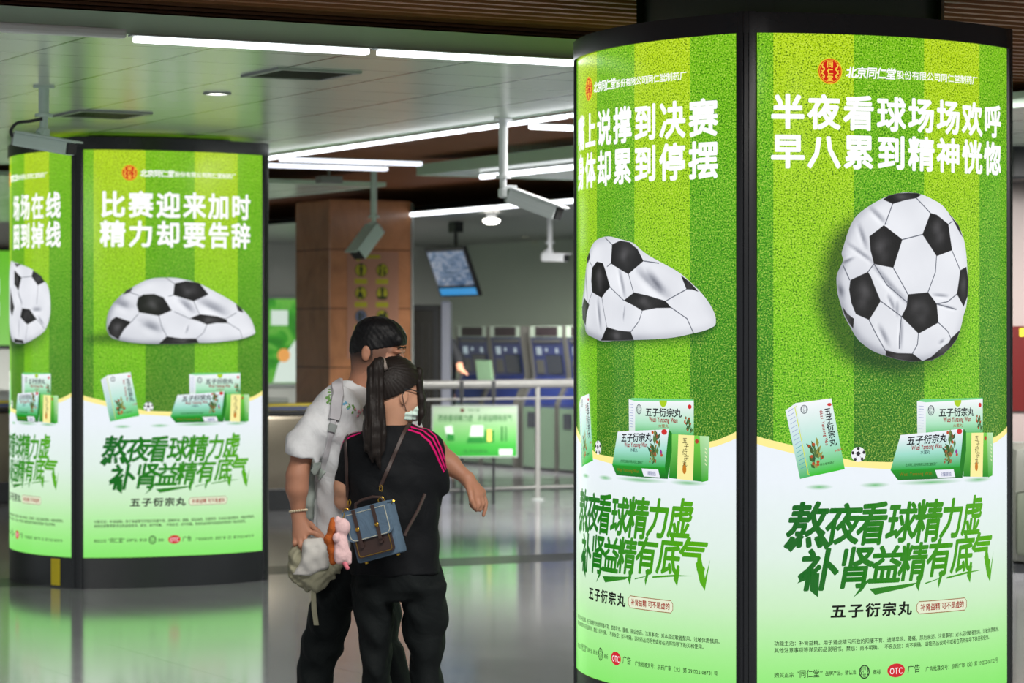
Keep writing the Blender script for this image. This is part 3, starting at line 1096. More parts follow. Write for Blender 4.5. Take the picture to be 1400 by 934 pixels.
BALLS = {'RR':{'out':[(-113,2140),(-70,2154),(-19,2164),(35,2164),(74,2158),(125,2142),(178,2120),(215,2090),(253,2061),(286,2023),(307,1984),(320,1936),(327,1875),(331,1806),(329,1762),(320,1718),(303,1683),(283,1627),(260,1592),(221,1558),(166,1532),(119,1515),(74,1506),(3,1507),(-60,1516),(-101,1527),(-150,1542),(-189,1563),(-227,1593),(-255,1635),(-283,1682),(-297,1724),(-310,1766),(-315,1809),(-313,1843),(-294,1881),(-288,1902),(-294,1923),(-285,1953),(-271,1996),(-255,2034),(-232,2068),(-199,2094),(-155,2120)],'pat':[[(-113,2135),(-91,2149),(-50,2159),(3,2163),(46,2163),(68,2158),(43,2144),(-8,2136),(-70,2119)],[(-175,1990),(-111,2034),(-26,1980),(-68,1870),(-155,1884),(-170,1937)],[(116,2086),(148,2080),(212,2045),(233,1943),(148,1919),(74,2002)],[(-257,1820),(-182,1852),(-170,1835),(-150,1789),(-126,1740),(-177,1667),(-234,1690),(-253,1733),(-262,1784)],[(3,1766),(102,1775),(148,1730),(157,1657),(54,1614),(-29,1680),(-5,1717)],[(283,1864),(320,1878),(331,1823),(327,1762),(303,1721),(263,1770),(273,1814)],[(218,2086),(237,2069),(273,2040),(296,1997),(273,2022),(241,2061)],[(-290,1716),(-271,1690),(-243,1671),(-246,1633),(-264,1656),(-283,1690)],[(-101,1548),(-50,1537),(24,1535),(74,1506),(13,1505),(-50,1514),(-103,1527)],[(280,1627),(228,1594),(215,1577),(184,1562),(119,1521),(74,1506),(125,1510),(184,1532),(228,1562),(263,1594)]],'seam':[[(-70,2119),(-106,2036)],[(43,2144),(116,2086)],[(-26,1980),(74,2002)],[(-68,1870),(3,1766)],[(148,1919),(142,1855),(102,1775)],[(233,1943),(283,1864)],[(215,2045),(237,2058)],[(-155,1884),(-182,1852)],[(-155,1884),(-96,1802),(0,1734)],[(-126,1740),(-29,1680)],[(-29,1680),(-39,1597),(-39,1554)],[(-177,1667),(-145,1610),(-103,1546)],[(54,1614),(49,1571),(24,1535)],[(157,1657),(209,1623),(228,1594)],[(148,1730),(260,1709)],[(263,1770),(209,1739),(148,1730)],[(-260,1820),(-288,1877)]],'fold':[([(-264,1958),(-160,1891)],13),([(-222,2034),(-189,1946)],16),([(-246,1907),(-288,1889)],11),([(-160,1878),(-70,1789),(-8,1738)],19),([(131,1765),(209,1761)],11),([(151,1728),(260,1709)],8),([(-50,1738),(-50,1682)],9),([(-29,1665),(-34,1558)],12),([(-131,1640),(-91,1571)],18),([(166,1575),(190,1588)],11),([(-304,1800),(-292,1758)],20),([(-170,2099),(-106,2045)],17),([(-91,1759),(-60,1704)],13)]},'RL':{'out':[(-212,2002),(-119,2008),(-27,1995),(73,1977),(128,1949),(179,1924),(259,1893),(334,1863),(376,1841),(431,1802),(471,1770),(509,1729),(534,1687),(538,1656),(528,1641),(484,1625),(431,1615),(334,1599),(212,1591),(82,1588),(-38,1585),(-177,1582),(-274,1596),(-376,1615),(-410,1654),(-448,1693),(-448,1748),(-410,1814),(-387,1875),(-356,1924),(-326,1956),(-274,1987)],'pat':[[(-83,1973),(-16,1987),(54,1978),(110,1949),(149,1902),(46,1852),(-94,1898)],[(-291,1883),(-234,1907),(-170,1900),(-144,1869),(-100,1801),(-144,1783),(-181,1760),(-291,1785),(-303,1834)],[(87,1777),(179,1763),(282,1741),(315,1715),(228,1715),(141,1705),(82,1727),(12,1746)],[(368,1840),(411,1815),(454,1777),(424,1786),(396,1787)],[(-410,1762),(-330,1733),(-366,1698),(-387,1648),(-440,1676),(-448,1720)],[(-131,1639),(-38,1626),(63,1620),(84,1588),(-38,1585),(-191,1585)],[(-326,1948),(-317,1928),(-356,1902),(-366,1924)]],'seam':[[(-150,2004),(-83,1973)],[(-94,1898),(-131,1885)],[(-326,1912),(-291,1889)],[(46,1852),(82,1777)],[(149,1902),(244,1891)],[(282,1741),(397,1787)],[(315,1715),(397,1672),(431,1615)],[(141,1705),(119,1663),(63,1620)],[(12,1746),(-71,1787),(-100,1801)],[(-181,1760),(-157,1696),(-131,1639)],[(-291,1785),(-346,1736)]],'fold':[([(-27,1872),(15,1765)],19),([(110,1864),(212,1799),(290,1762)],32),([(-227,1746),(-198,1637)],21),([(-387,1864),(-366,1753)],13),([(15,1722),(4,1668)],8),([(179,1853),(259,1788)],27)]},'LR':{'out':[(-118,1964),(-56,1964),(23,1952),(113,1930),(206,1889),(314,1841),(389,1804),(458,1759),(520,1706),(557,1638),(552,1607),(448,1577),(332,1562),(198,1551),(96,1551),(-9,1547),(-164,1544),(-277,1548),(-388,1563),(-454,1585),(-480,1622),(-487,1659),(-480,1726),(-454,1785),(-418,1830),(-373,1871),(-322,1904),(-240,1946),(-179,1961)],'pat':[[(-52,1928),(23,1943),(113,1934),(181,1861),(76,1816),(-62,1855)],[(-288,1838),(-255,1856),(-187,1860),(-126,1838),(-107,1809),(-72,1757),(-157,1723),(-285,1745),(-298,1793)],[(121,1733),(242,1720),(314,1702),(332,1677),(242,1679),(172,1667),(113,1690),(47,1705)],[(-425,1715),(-333,1682),(-377,1637),(-407,1585),(-410,1570),(-469,1607),(-480,1644),(-454,1696)],[(-103,1592),(-9,1577),(96,1577),(113,1551),(-9,1544),(-157,1544)],[(394,1798),(438,1774),(458,1745),(413,1755)],[(-322,1899),(-340,1871),(-385,1856),(-359,1886)]],'seam':[[(-111,1964),(-56,1928)],[(-340,1871),(-281,1849)],[(-62,1855),(-95,1846)],[(76,1816),(117,1735)],[(181,1861),(76,1816)],[(314,1705),(399,1744)],[(332,1677),(428,1630),(448,1577)],[(172,1667),(147,1615),(96,1577)],[(47,1705),(-56,1749)],[(-157,1723),(-134,1645),(-103,1592)],[(-333,1682),(-288,1734)]],'fold':[([(-17,1824),(72,1750)],34),([(121,1817),(224,1773),(314,1736)],45),([(39,1660),(23,1615)],11),([(-255,1674),(-149,1630)],45),([(-425,1808),(-344,1778)],42)]},'LL':{'out':[(-253,2085),(-140,2075),(27,2056),(217,2018),(370,1940),(409,1895),(425,1828),(425,1731),(396,1664),(350,1619),(249,1581),(92,1547),(-140,1553),(-285,1603),(-429,1712),(-429,1837),(-429,1954),(-327,2037)],'pat':[[(-123,2025),(39,1972),(-21,1889),(-123,1933)],[(225,2014),(322,1979),(370,1940),(286,1919),(201,1977)],[(-285,1920),(-123,1780),(-201,1726),(-300,1773)],[(50,1772),(175,1766),(272,1701),(139,1668),(16,1718)],[(-123,1577),(71,1566),(71,1547),(-123,1554)],[(-123,2067),(27,2056),(-61,2043)]],'seam':[[(-21,1889),(50,1772)],[(272,1701),(364,1641)],[(286,1919),(272,1799)],[(201,1977),(39,1972)],[(139,1668),(111,1573)]],'fold':[([(217,1762),(322,1761)],23),([(-47,1878),(50,1801)],17),([(-21,1695),(-21,1588)],15),([(294,1709),(350,1664)],19)]}}


def segdist(P, pts):
    d = np.full(len(P), 9.0)
    for i in range(len(pts) - 1):
        a, b = np.array(pts[i], float), np.array(pts[i + 1], float)
        ab = b - a
        t = np.clip(((P - a) @ ab) / max(ab @ ab, 1e-9), 0, 1)
        d = np.minimum(d, np.linalg.norm(P - a - t[:, None] * ab, axis=1))
    return d


def inside(P, poly):
    r = np.zeros(len(P), bool)
    n = len(poly)
    for i in range(n):
        x0, y0 = poly[i]
        x1, y1 = poly[(i + 1) % n]
        c = ((y0 > P[:, 1]) != (y1 > P[:, 1]))
        xi = (x1 - x0) * (P[:, 1] - y0) / ((y1 - y0) if abs(y1 - y0) > 1e-12 else 1e-12) + x0
        r ^= c & (P[:, 0] < xi)
    return r


def mm(pts):
    return [(x / 1000, y / 1000) for x, y in pts]


def vnoise(P, s, seed=0):
    q = P * s + seed
    return (np.sin(q[:, 0] * 1.7 + 1.3 * np.sin(q[:, 1] * 1.1)) + np.sin(q[:, 1] * 2.1 + 1.7 * np.sin(q[:, 0] * 0.9 + 2))) * 0.25 + 0.5


def ball_print(key, k, parent):
    B = BALLS[key]
    out = catmull(mm(B['out']), 3)
    closed = out + [out[0]]
    folds = [(mm(p), w / 1000) for p, w in B['fold']]
    oc = np.array(out)
    mid, ext = (oc.max(0) + oc.min(0)) / 2, (oc.max(0) - oc.min(0)) / 2

    def white(P):
        Q = P[:, :2]
        q = (Q - mid) / ext
        sh = 0.96 - 0.05 * np.clip(-q[:, 0] - q[:, 1] * 0.6, 0, 1.5) - 0.05 * vnoise(Q, 14)
        sh -= 0.22 * np.exp(-(segdist(Q, closed) / 0.022) ** 2) * np.clip(0.55 - 0.5 * q[:, 0] - 0.35 * q[:, 1], 0.1, 1)
        for p, w in folds:
            d = segdist(Q, p)
            a, b = np.array(p[0], float), np.array(p[-1], float)
            tt = np.clip(((Q - a) @ (b - a)) / max((b - a) @ (b - a), 1e-9), 0, 1)
            am = 0.10 + 0.90 * np.sin(PI * (0.08 + 0.84 * tt))
            nn = np.array([-(b - a)[1], (b - a)[0]]) / max(np.linalg.norm(b - a), 1e-9)
            sd = (Q - a) @ nn
            sh -= 0.30 * am * np.exp(-(d / (w * (0.35 + 0.55 * (sd > 0)))) ** 2)
            sh += 0.05 * am * np.exp(-((d - w * 1.0) / (w * 0.5)) ** 2)
        sh = np.clip(sh, 0.25, 1.0)
        c = np.stack([sh ** 2.2 * 0.93, sh ** 2.15 * 0.945, sh ** 1.95 * 0.99, np.ones_like(sh)], 1)
        return [tuple(x) for x in c]

    s = Sheet().poly(out, (235, 238, 246), 2)
    o = s.finish('ball_picture', k, parent, M_PRINT, 0.0075, 0.0075, white)
    p = Sheet()
    cents = []
    for pat in B['pat']:
        q = mm(pat)
        cents.append((np.mean(np.array(q), 0), np.ptp(np.array(q), 0)))
        p.poly(q, (30, 27, 28), 3)

    def black(P):
        Q = P[:, :2]
        br = np.zeros(len(Q))
        for c, e in cents:
            g = np.exp(-(((Q[:, 0] - c[0]) / (e[0] * 0.22 + 0.004)) ** 2 + ((Q[:, 1] - c[1]) / (e[1] * 0.3 + 0.004)) ** 2))
            br = np.maximum(br, g * (0.35 + 0.65 * vnoise(Q, 42, c[0] * 9)))
        v = 0.010 + 0.085 * br ** 1.5
        return [(x * 0.98, x * 0.95, x, 1) for x in v]

    p.finish('ball_patches', k, parent, M_PRINT, 0.014, 0.014, black)
    l = Sheet()
    for sm in B['seam']:
        l.line(mm(sm), 0.0045, (112, 116, 128), 3)
    for pat in B['pat']:
        q = mm(pat)
        l.line(q + [q[0]], 0.0025, (84, 84, 88), 4)
    l.finish('ball_seams', k, parent, M_PRINT, 0.03)


def shade_mask(key, Q):
    t = np.zeros(len(Q))
    if key is None:
        return t
    out = np.array(mm(BALLS[key]['out']))

    def soft(shift, r, amp, ys=1.0):
        nonlocal t
        o2 = out.copy()
        if ys != 1.0:
            o2[:, 1] = out[:, 1].min() + (out[:, 1] - out[:, 1].min()) * ys
        o2 = o2 + np.array(shift)
        d = segdist(Q, [tuple(x) for x in o2] + [tuple(o2[0])])
        d = np.where(inside(Q, [tuple(x) for x in o2]), -d, d)
        t = np.maximum(t, amp * np.clip(0.5 - d / (2 * r), 0, 1))
    if key in ('RR', 'LL'):
        soft((-0.085, -0.055), 0.035, 0.80)
        soft((-0.02, -0.06), 0.05, 0.6)
    elif key == 'RL':
        soft((0.0, -0.012), 0.012, 0.85)
        soft((-0.06, -0.01), 0.03, 0.7, 0.3)
    else:
        soft((0.0, -0.012), 0.012, 0.85)
        soft((-0.12, 0.0), 0.03, 0.75, 0.22)
    return t


WEDGE = [(-0.640, 1.220), (-0.238, 1.120), (-0.07, 1.113), (0.534, 1.198), (0.640, 1.237)]
WEDG2 = [(-0.640, 1.190), (-0.278, 1.099), (-0.07, 1.085), (0.534, 1.175), (0.640, 1.211)]


def cat1(pts):
    p = np.array(pts)
    u = np.linspace(p[0, 0], p[-1, 0], 40)
    return u, np.interp(u, p[:, 0], p[:, 1])


def lower_col(u, v):
    t = max(0.0, min(1.0, (v - V_BOT) / (1.05 - V_BOT)))
    st = [(0.0, (134, 232, 106)), (0.18, (162, 237, 140)), (0.42, (202, 238, 194)), (0.66, (223, 240, 229)), (1.0, (236, 243, 250))]
    for (a, ca), (b, cb) in zip(st, st[1:]):
        if a <= t <= b:
            f = (t - a) / (b - a)
            return S(*[x + (y - x) * f for x, y in zip(ca, cb)])
    return S(236, 243, 250)


def lower_field(k, parent):
    s = Sheet()
    u, w1 = cat1(WEDGE)
    _, w2 = cat1(WEDG2)
    lim = PUM - 0.004
    u = np.clip(u, -lim, lim)
    n = len(u)
    s.add([(a, b) for a, b in zip(u, w1)] + [(a, b) for a, b in zip(u, w2)], [(i, i + 1, n + i + 1, n + i) for i in range(n - 1)], S(255, 240, 150), 1)
    rows = 30
    pts, cols, fs = [], [], []
    for j in range(rows + 1):
        f = j / rows
        for a, b in zip(u, w2):
            v = V_BOT + 0.002 + (b - V_BOT - 0.002) * f
            pts.append((a, v))
            cols.append(lower_col(a, v))
    for j in range(rows):
        for i in range(n - 1):
            fs.append((j * n + i, j * n + i + 1, (j + 1) * n + i + 1, (j + 1) * n + i))
    s.add(pts, fs, cols, 1)
    s.finish('white_field', k, parent, M_PRINT, 0)


def panel(k, parent, key):
    nu, nv = 90, 170
    us = np.linspace(-PUM + 0.002, PUM - 0.002, nu + 1)
    vs = np.linspace(V_BOT, V_TOP, nv + 1)
    verts, faces = [], []
    Q = []
    for v in vs:
        for u in us:
            verts.append(bend(k, u, v))
            Q.append((u, v))
    for j in range(nv):
        for i in range(nu):
            a = j * (nu + 1) + i
            faces.append((a, a + 1, a + nu + 2, a + nu + 1))
    Q = np.array(Q)
    tone = shade_mask(key, Q)
    me = bpy.data.meshes.new('poster_panel')
    me.from_pydata(verts, [], faces)
    at = me.attributes.new('poster', 'FLOAT_VECTOR', 'POINT')
    at.data.foreach_set('vector', np.column_stack([Q, tone]).astype(np.float32).ravel())
    smooth(me)
    me.materials.append(M_GRASS)
    return link(bpy.data.objects.new('poster_panel', me), parent)


def slogan_col(u, v):
    f = max(0.0, min(1.0, (u + 0.45) / 0.9))
    return S(2 + 82 * f, 100 + 70 * f, 18 - 18 * f)


BRUSH = dict(shear=0.20, off=0.030)


def slogan(k, parent):
    s = Sheet()
    l1 = [('熬', -.434, .876, .165, .185), ('夜', -.284, .878, .150, .165), ('看', -.160, .878, .135, .175), ('球', -.026, .878, .140, .165),
          ('精', .107, .879, .145, .175), ('力', .237, .884, .130, .165), ('虚', .363, .890, .130, .165)]
    l2 = [('补', -.385, 0.704, .165, 0.170), ('肾', -.232, 0.710, .155, 0.170), ('益', -.097, 0.715, .150, 0.155), ('精', .031, 0.722, .140, 0.155),
          ('有', .165, 0.732, .140, 0.155), ('底', .302, 0.740, .135, 0.155), ('气', .425, 0.745, .145, 0.155)]
    for ch, u, v, w, h in l1 + l2:
        s.char(ch, u, v, w, h, slogan_col, 2, BRUSH['off'], BRUSH['shear'])
    # brush tails and the cut underline
    for p in ([(-.400, .655), (-.440, .700), (-.474, .652), (-.430, .668)], [(-.420, .690), (-.385, .690), (-.391, .597), (-.425, .625)],
              [(-.200, .650), (-.168, .668), (-.205, .620), (-.245, .592)], [(-.176, .624), (.054, .640), (.020, .626), (-.150, .600)],
              [(.055, .675), (.075, .675), (.055, .605), (.040, .628)], [(.090, .637), (.170, .652), (.150, .645), (.088, .631)],
              [(.172, .680), (.190, .680), (.160, .612), (.155, .635)], [(.205, .653), (.330, .668), (.430, .669), (.330, .660), (.203, .646)],
              [(.335, .690), (.360, .690), (.345, .622), (.325, .650)], [(.440, .720), (.470, .735), (.487, .665), (.512, .738), (.486, .615), (.462, .645)],
              [(-.520, .792), (-.465, .840), (-.445, .832), (-.500, .772)], [(-.395, .840), (-.370, .838), (-.338, .795), (-.362, .780)]):
        s.poly(p, slogan_col, 2)
    s.finish('slogan', k, parent, M_PRINT, 0.03)


def sprig(s, u, v, sc, lay, seed, red=True):
    R = random.Random(seed)
    for i in range(17):
        a = R.uniform(-0.9, 0.9) + PI / 2
        L = R.uniform(0.45, 1.0) * sc
        b = (u + R.uniform(-.25, .25) * sc, v + R.uniform(-.8, .35) * sc)
        t = (b[0] + math.cos(a) * L * 0.6, b[1] + math.sin(a) * L * 0.6)
        m1 = ((b[0] + t[0]) / 2 - math.sin(a) * sc * 0.09, (b[1] + t[1]) / 2 + math.cos(a) * sc * 0.09)
        m2 = ((b[0] + t[0]) / 2 + math.sin(a) * sc * 0.09, (b[1] + t[1]) / 2 - math.cos(a) * sc * 0.09)
        s.poly([b, m1, t, m2], R.choice([(40, 84, 46), (84, 120, 60), (150, 150, 70), (62, 96, 40)]), lay)
    for i in range(7):
        s.disc(u + R.uniform(-.4, .4) * sc, v + R.uniform(-.6, .5) * sc, .085 * sc, .085 * sc, (186, 74, 30) if red else (150, 90, 50), lay, 10)


def chop(s, u, v, r, col, lay):
    s.ring(u, v, r * .86, r, r * .16, col, lay)
    for i, ch in enumerate('同仁堂'):
        s.char(ch, u, v + r * (.52 - .52 * i), r * .62, r * .55, col, lay, 0.01)
    for sg in (-1, 1):
        s.line([(u + sg * r * .50, v + r * .5), (u + sg * r * .62, v + r * .1), (u + sg * r * .46, v - r * .15), (u + sg * r * .58, v - r * .5)], r * .13, col, lay)


def products(k, parent):
    s = Sheet()
    WH, MG, GR, DG = (246, 248, 252), (150, 222, 190), (40, 170, 30), (24, 130, 40)

    def box(q, top, mid, bot, lay, split=0.5):
        a, b, c, d = q                         # top left, top right, bottom right, bottom left
        m1 = (a[0] + (d[0] - a[0]) * split, a[1] + (d[1] - a[1]) * split)
        m2 = (b[0] + (c[0] - b[0]) * split, b[1] + (c[1] - b[1]) * split)
        s.poly([a, b, m2, m1], [top, top, mid, mid], lay)
        s.poly([m1, m2, c, d], [mid, mid, bot, bot], lay)

    # contact shades printed on the white ground
    for u, v, w in ((-.386, 1.022, .06), (-.15, 1.026, .07), (.12, 1.030, .18), (.40, 1.030, .10)):
        n = 24
        pts = [(u, v)] + [(u + w * math.cos(2 * PI * i / n), v + .012 * math.sin(2 * PI * i / n)) for i in range(n)]
        base = lower_col(u, v)
        s.add(pts, [(0, 1 + i, 1 + (i + 1) % n) for i in range(n)], [S(110, 190, 120)] + [base] * n, 2)
    # tall tilted box on the left
    box([(-.521, 1.318), (-.481, 1.346), (-.423, 1.063), (-.463, 1.054)], (236, 240, 246), (190, 226, 222), (70, 180, 96), 2, .55)
    box([(-.481, 1.346), (-.337, 1.364), (-.281, 1.090), (-.423, 1.063)], WH, (176, 228, 210), (40, 190, 0), 3, .58)
    for i, ch in enumerate('五子衍宗丸'):
        s.char(ch, -.352 + .0055 * i, 1.313 - .0295 * i, .029, .031, (14, 14, 24), 4, .026, 0, .17)
    rr = math.atan2(-.127, .024)
    t = 'Wuzi Yanzong Wan'
    for i, ch in enumerate(t):
        if ch != ' ':
            f = i / (len(t) - 1)
            s.char(ch, -.378 + .024 * f, 1.312 - .125 * f, .015, .018, (160, 14, 10), 4, .026, 0, rr)
    s.disc(-.345, 1.340, .009, .006, (210, 40, 40), 4)
    chop(s, -.447, 1.322, .017, (90, 96, 104), 4)
    sprig(s, -.398, 1.152, .076, 4, 3)
    s.text('同仁堂制药厂', -.385, -.320, 1.108, .010, (30, 60, 20), 4, .01, 0, 1.118)
    s.text('水蜜丸', -.325, -.290, 1.160, .010, (190, 60, 40), 4, .01, 0, 1.168)
    s.line([(-.476, 1.335), (-.484, 1.330), (-.430, 1.070), (-.424, 1.072)], .003, (214, 226, 60), 4)
    for i in range(15):
        f = i / 15
        s.line([(-.512 + .054 * f, 1.312 - .235 * f), (-.490 + .054 * f, 1.326 - .238 * f)], .0022, (150, 164, 204) if f < .55 else (80, 160, 170), 4)
    # back box
    box([(.047, 1.350), (.092, 1.344), (.092, 1.205), (.049, 1.205)], (240, 243, 248), (232, 238, 244), (206, 226, 214), 2)
    s.poly([(.047, 1.350), (.072, 1.356), (.431, 1.357), (.431, 1.352), (.092, 1.344)], (120, 214, 140), 2)
    box([(.092, 1.344), (.431, 1.352), (.431, 1.205), (.092, 1.205)], WH, (176, 230, 196), (30, 176, 50), 2, .6)
    for i in range(9):
        s.line([(.054, 1.330 - .011 * i), (.080, 1.328 - .011 * i)], .002, (150, 164, 204), 3)
    n = 14
    s.poly([(.268 + .022 * math.cos(PI + PI * i / n), 1.350 + .026 * math.sin(PI + PI * i / n)) for i in range(n + 1)], (170, 208, 20), 3)
    s.text('五子衍宗丸', .180 - .020, .353 + .018, 1.3025, .036, (14, 14, 24), 3, .026, .06)
    s.text('Wuzi Yanzong Wan', .184, .348, 1.275, .028, (150, 16, 16), 3, .026)
    s.text('大蜜丸', .240, .298, 1.250, .015, (150, 90, 40), 3, .012)
    s.disc(.411, 1.328, .010, .009, (206, 36, 36), 3)
    chop(s, .119, 1.312, .020, (80, 86, 96), 3)
    sprig(s, .404, 1.262, .050, 3, 8)
    # gift box
    s.poly([(.312, 1.220), (.461, 1.216), (.471, 1.038), (.301, 1.046)], [(130, 214, 100), (120, 210, 70), (16, 136, 14), (14, 130, 20)], 3)
    s.poly([(.461, 1.216), (.508, 1.215), (.503, 1.043), (.471, 1.036)], [(176, 226, 160), (190, 232, 180), (60, 180, 20), (40, 160, 20)], 3)
    s.poly([(.353, 1.218), (.435, 1.217), (.428, 1.040), (.345, 1.044)], (250, 240, 160), 4)
    for i, ch in enumerate('五子衍宗丸'):
        s.char(ch, .391 + .004 * ((i % 2) * 2 - 1), 1.196 - .0225 * i, .026, .025, (70, 60, 30), 5, .006, .1)
    s.disc(.385, 1.083, .010, .018, (196, 120, 20), 5)
    s.disc(.385, 1.104, .004, .006, (196, 120, 20), 5)
    s.disc(.448, 1.194, .009, .009, (176, 60, 40), 5)
    for i in range(5):
        s.line([(.488, 1.170 - .015 * i), (.496, 1.162 - .015 * i)], .004, (226, 240, 190), 5)
    # front box
    box([(-.034, 1.218), (.301, 1.237), (.279, 1.086), (-.081, 1.082)], (240, 243, 252), (160, 222, 204), (30, 168, 60), 5, .55)
    s.poly([(.301, 1.237), (.318, 1.223), (.318, 1.150), (.295, 1.042), (.279, 1.086)], (8, 120, 12), 5)
    s.poly([(-.081, 1.082), (.279, 1.086), (.295, 1.042), (-.046, 1.042)], [(20, 150, 24), (20, 150, 24), (4, 100, 12), (8, 112, 16)], 5)
    s.text('五子衍宗丸', .015 - .020, .188 + .016, 1.1945, .037, (14, 14, 26), 6, .026, .2, 1.203)
    s.text('Wuzi Yanzong Wan', .018, .175, 1.168, .026, (150, 16, 36), 6, .026, .15, 1.174)
    s.text('水蜜丸', .062, .112, 1.149, .017, (40, 60, 70), 6, .01, .1)
    s.text('北京同仁堂股份有限公司同仁堂制药厂', -.012, .150, 1.101, .013, (16, 84, 30), 6, .014, .1)
    s.text('Wuzi Yanzong Wan', -.040, .122, 1.066, .018, (130, 110, 20), 6, .010)
    s.poly([(.138, 1.077), (.241, 1.077), (.251, 1.046), (.153, 1.046)], (236, 238, 248), 6)
    R = random.Random(2)
    x = .172
    while x < .226:
        w = R.choice((.001, .0018, .0026))
        s.poly([(x, 1.068), (x + w, 1.068), (x + w + .002, 1.051), (x + .002, 1.051)], (96, 104, 150), 7)
        x += w + R.choice((.0014, .002))
    sprig(s, .228, 1.182, .082, 6, 11)
    sprig(s, .212, 1.140, .056, 6, 14, False)
    s.disc(.276, 1.226, .016, .011, (206, 40, 40), 6)
    s.poly([(.250, 1.146), (.257, 1.158), (.265, 1.146), (.258, 1.134)], (150, 50, 140), 6)
    # small football
    s.disc(-.223, 1.146, .031, .029, (240, 242, 246), 3, 30)
    s.disc(-.224, 1.149, .010, .010, (40, 40, 44), 4, 5)
    for a in range(5):
        an = 2 * PI * a / 5 + .35
        s.disc(-.223 + .025 * math.cos(an), 1.146 + .023 * math.sin(an), .0065, .007, (40, 40, 44), 4, 6)
        s.line([(-.223, 1.147), (-.223 + .024 * math.cos(an), 1.146 + .022 * math.sin(an))], .0015, (150, 154, 160), 3.5)
    s.finish('product_picture', k, parent, M_PRINT, 0.03)


def poster(col, k, key, line1, line2, u0, pitch, gwid, ghei, number, v1=2.468, v2=2.317):
    p = panel(k, col, key)
    lower_field(k, p)
    ball_print(key, k, p)
    # red seal and company line
    s = Sheet()
    u, v, r = -.342, 2.626, .0505
    s.disc(u, v, r, r, (240, 200, 40), 2, 36).disc(u, v, r * .93, r * .93, (206, 34, 14), 3, 36).ring(u, v, r * .87, r * .87, r * .04, (240, 190, 50), 4)
    for i, ch in enumerate('同仁堂'):
        s.char(ch, u, v + r * (.50 - .52 * i), r * .52, r * .50, (250, 214, 70), 4, .02)
    for sg in (-1, 1):
        pts = [(u + sg * r * (.55 + .10 * math.sin(i * 1.3)), v + r * (.55 - .11 * i)) for i in range(11)]
        s.line(pts, r * .10, (246, 206, 70), 4)
        for i in (1, 3, 5, 7, 9):
            s.line([pts[i], (pts[i][0] + sg * r * .16, pts[i][1] + r * .05)], r * .06, (246, 206, 70), 4)
    s.finish('red_seal', k, p, M_PRINT, 0.03)
    s = Sheet()
    for i, ch in enumerate('北京同仁堂'):
        s.char(ch, -.252 + .0438 * i, 2.6245, .047, .047, (255, 255, 255), 2, .028, .15)
    s.text('股份有限公司同仁堂制药厂', -.053, .396, 2.622, .035, (255, 255, 250), 2, .018)
    s.finish('company_line', k, p, M_PRINT, 0.03)
    s = Sheet()
    for ln, v in ((line1, v1), (line2, v2)):
        for i, ch in enumerate(ln):
            if ch != ' ':
                s.char(ch, u0 + pitch * i, v, gwid, ghei, (255, 255, 255), 2, .034)
    s.finish('headline', k, p, M_PRINT, 0.03)
    products(k, p)
    slogan(k, p)
    s = Sheet()
    for i, ch in enumerate('五子衍宗丸'):
        s.char(ch, -.307 + .074 * i, .5415, .066, .056, (6, 12, 6), 2, .036, .06)
    s.finish('product_name', k, p, M_PRINT, 0.03)
    s = Sheet()
    a, b, c, d, e = .046, .322, .516, .564, .012
    octo = [(a + e, c), (b - e, c), (b, c + e), (b, d - e), (b - e, d), (a + e, d), (a, d - e), (a, c + e)]
    s.poly(octo, (228, 236, 206), 2).line(octo + [octo[0], octo[1]], .003, (150, 96, 50), 3)
    s.text('补肾益精 可不是虚的', a + .018, b - .016, .5405, .029, (156, 36, 24), 3, .020)
    s.finish('red_tag', k, p, M_PRINT, 0.03)
    s = Sheet()
    ink = (14, 44, 14)
    s.text('功能主治：补肾益精。用于肾虚精亏所致的阳痿不育、遗精早泄、腰痛、尿后余沥。注意事项：对本品过敏者禁用，过敏体质慎用。', -.565, .568, .4225, .0205, ink, 2, .013)
    s.text('其他注意事项等详见药品说明书。禁忌：尚不明确。  不良反应：尚不明确。请按药品说明书或者在药师指导下购买和使用。', -.565, .492, .396, .0205, ink, 2, .013)
    s.text('购买正宗', -.565, -.486, .3005, .021, ink, 2, .013)
    s.text('“同仁堂”', -.478, -.372, .3040, .033, ink, 2, .013)
    s.text('品牌产品，请认准', -.362, -.232, .3035, .0205, ink, 2, .013)
    chop(s, -.197, .303, .027, ink, 2)
    s.text('商标', -.161, -.123, .300, .021, ink, 2, .013)
    s.disc(-.0535, .3015, .041, .027, (206, 20, 36), 2)
    s.text('OTC', -.085, -.024, .3010, .036, (255, 255, 255), 3, .0)
    s.text('广告', .0, .064, .3030, .034, ink, 2, .013)
    s.text('广告批准文号：京药广审（文）第 ' + number + ' 号', .090, .548, .2975, .0215, ink, 2, .013)
    s.finish('small_print', k, p, M_PRINT, 0)
    return p


def arc_strip(k, v0, v1, off, um=None, n=28):
    um = um or PUM
    us = [-um + 2 * um * i / n for i in range(n + 1)]
    return [bend(k, u, v0, off) for u in us], [bend(k, u, v1, off) for u in us]


def ring_outline(off, post):
    pts = []
    for k in (0, 3, 2, 1):
        n = 24
        for i in range(n + 1):
            pts.append(bend(k, -PUM + 2 * PUM * i / n, 0, off))
    return pts


